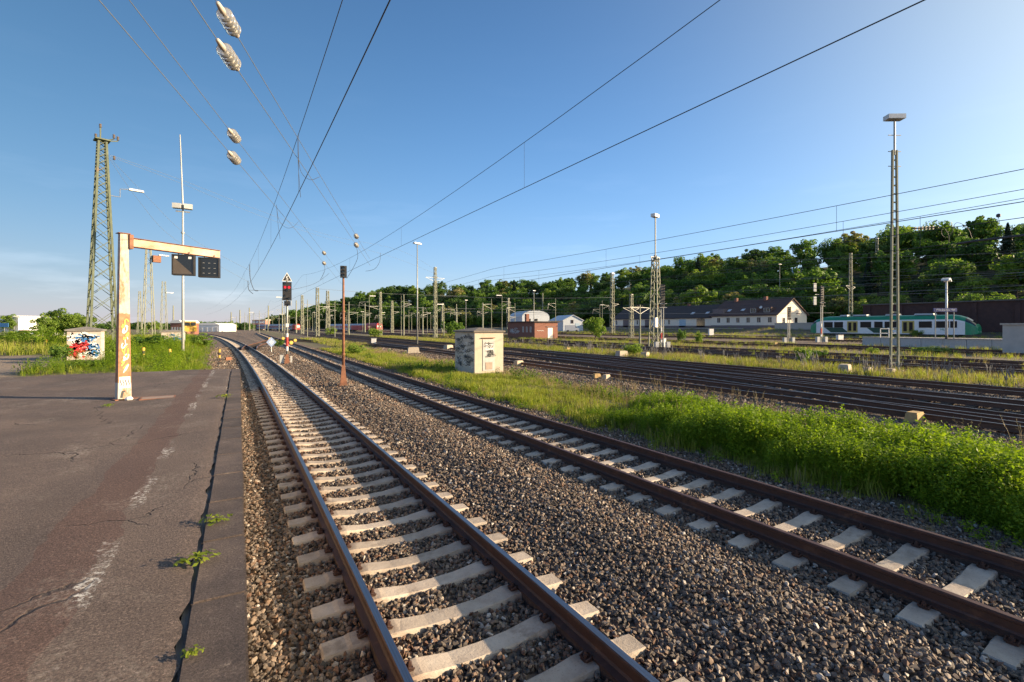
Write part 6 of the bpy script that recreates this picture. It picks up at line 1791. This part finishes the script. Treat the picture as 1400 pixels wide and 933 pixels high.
wire('upper span wire running from the pylon head across the tracks', [A(150, 212, 38), A(250, 247, 50), A(360, 290, 66), A(450, 322, 82), A(545, 342, 96), A(594, 368, 103)], .012, M_COPPER, 'span_wire')
wire('lower span wire running from the pylon head across the tracks', [A(150, 214, 38), A(250, 252, 50), A(360, 297, 66), A(450, 327, 82), A(540, 353, 96), A(594, 374, 103)], .012, M_COPPER, 'span_wire')
wire('feeder wire descending from pylon to the near track, outer one', [A(150, 216, 38), A(200, 268, 42), A(260, 325, 46), A(343, 371, 52)], .010, M_COPPER, 'span_wire')
wire('feeder wire descending from pylon to the near track, inner one', [A(150, 218, 38), A(190, 275, 41), A(240, 328, 45), A(340, 386, 52)], .010, M_COPPER, 'span_wire')
wire('curved feeder end hanging above the near track', [A(341, 362, 52), A(342, 380, 52), A(347, 396, 52), A(353, 398, 52)], .03, None, 'jumper_wire')
wire('short drop hanger below the feeder end', [A(339, 384, 52), A(340, 396, 52), A(346, 402, 52)], .03)
wire('cross wire passing behind the main signal head', [A(340, 397, 62), A(392, 397, 70), A(430, 388, 78), A(450, 374, 84)], .02)
for k, (z, pa, pb, Za, Zb, lab) in enumerate(((0, (432, 395), (640, 405), 120, 150, 'upper'), (1, (432, 415), (760, 424), 120, 190, 'middle'), (2, (595, 405), (837, 407), 105, 112, 'higher right'), (3, (600, 426), (1140, 428), 105, 95, 'lower right'))):
    wire('pale cross span wire before the wooded hill, %s one' % lab, [A(pa[0], pa[1], Za), A((pa[0] + pb[0]) / 2, (pa[1] + pb[1]) / 2 + 2, (Za + Zb) / 2), A(pb[0], pb[1], Zb)], .03, M_COPPER, 'span_wire')
for k, (y0_, y1_, lab) in enumerate(((345, 352, 'highest'), (372, 378, 'second'), (397, 403, 'lowest'))):
    wire('pale wire crossing the wooded slope above the retaining wall, %s one' % lab, [A(1000, y1_ + 6, 86), A(1200, y1_, 78), A(1420, y0_, 70)], .02, M_COPPER, 'span_wire')
# section insulator and loops at the right edge
t = thing('section_insulator', 'dark insulated section bar hanging in the wires near the right picture edge', 'insulator', (0, 0, 0))
MB().tube([A(1308, 334, 21), A(1330, 330, 20.7), A(1440, 317, 18.5)], .05, 8).build('bar', M_WIRE, t)
MB().tube([A(1365, 296, 19.8), A(1362, 316, 19.8), A(1359, 326, 19.9)], .006, 4).build('hanger', M_WIRE, t); MB().tube([A(1365, 296, 19.8), A(1368, 312, 19.8), A(1368, 322, 19.8)], .006, 4).build('hanger', M_WIRE, t)
MB().lathe([(.02, -.08), (.07, -.05), (.07, .05), (.02, .08)], 10).build('clamp', M_WIRE, t, A(1365, 295, 19.8))
wire('looping jumper cable over the tree tops near the right edge', [A(1297, 333, 21), A(1297, 322, 21), A(1290, 312, 21), A(1287, 319, 21), A(1293, 325, 21), A(1301, 319, 21), A(1306, 306, 21), A(1314, 306, 21), A(1324, 314, 21), A(1329, 327, 21)], .010)
t = thing('rod_insulator', 'short ribbed insulator in the wire left of the looping cable', 'insulator', A(1264, 312, 23))
m = MB(); m.tube([(-.55, 0, 0), (.55, 0, 0)], .03, 8)
m.build('rod', M_WIRE, t)
for k in range(6): MB().tube([(-.35 + k * .14, 0, 0), (-.33 + k * .14, 0, 0)], .09, 10).build('shed', M_PORC, t)
t.rotation_euler = (0, -.12, math.pi / 2 - .05)
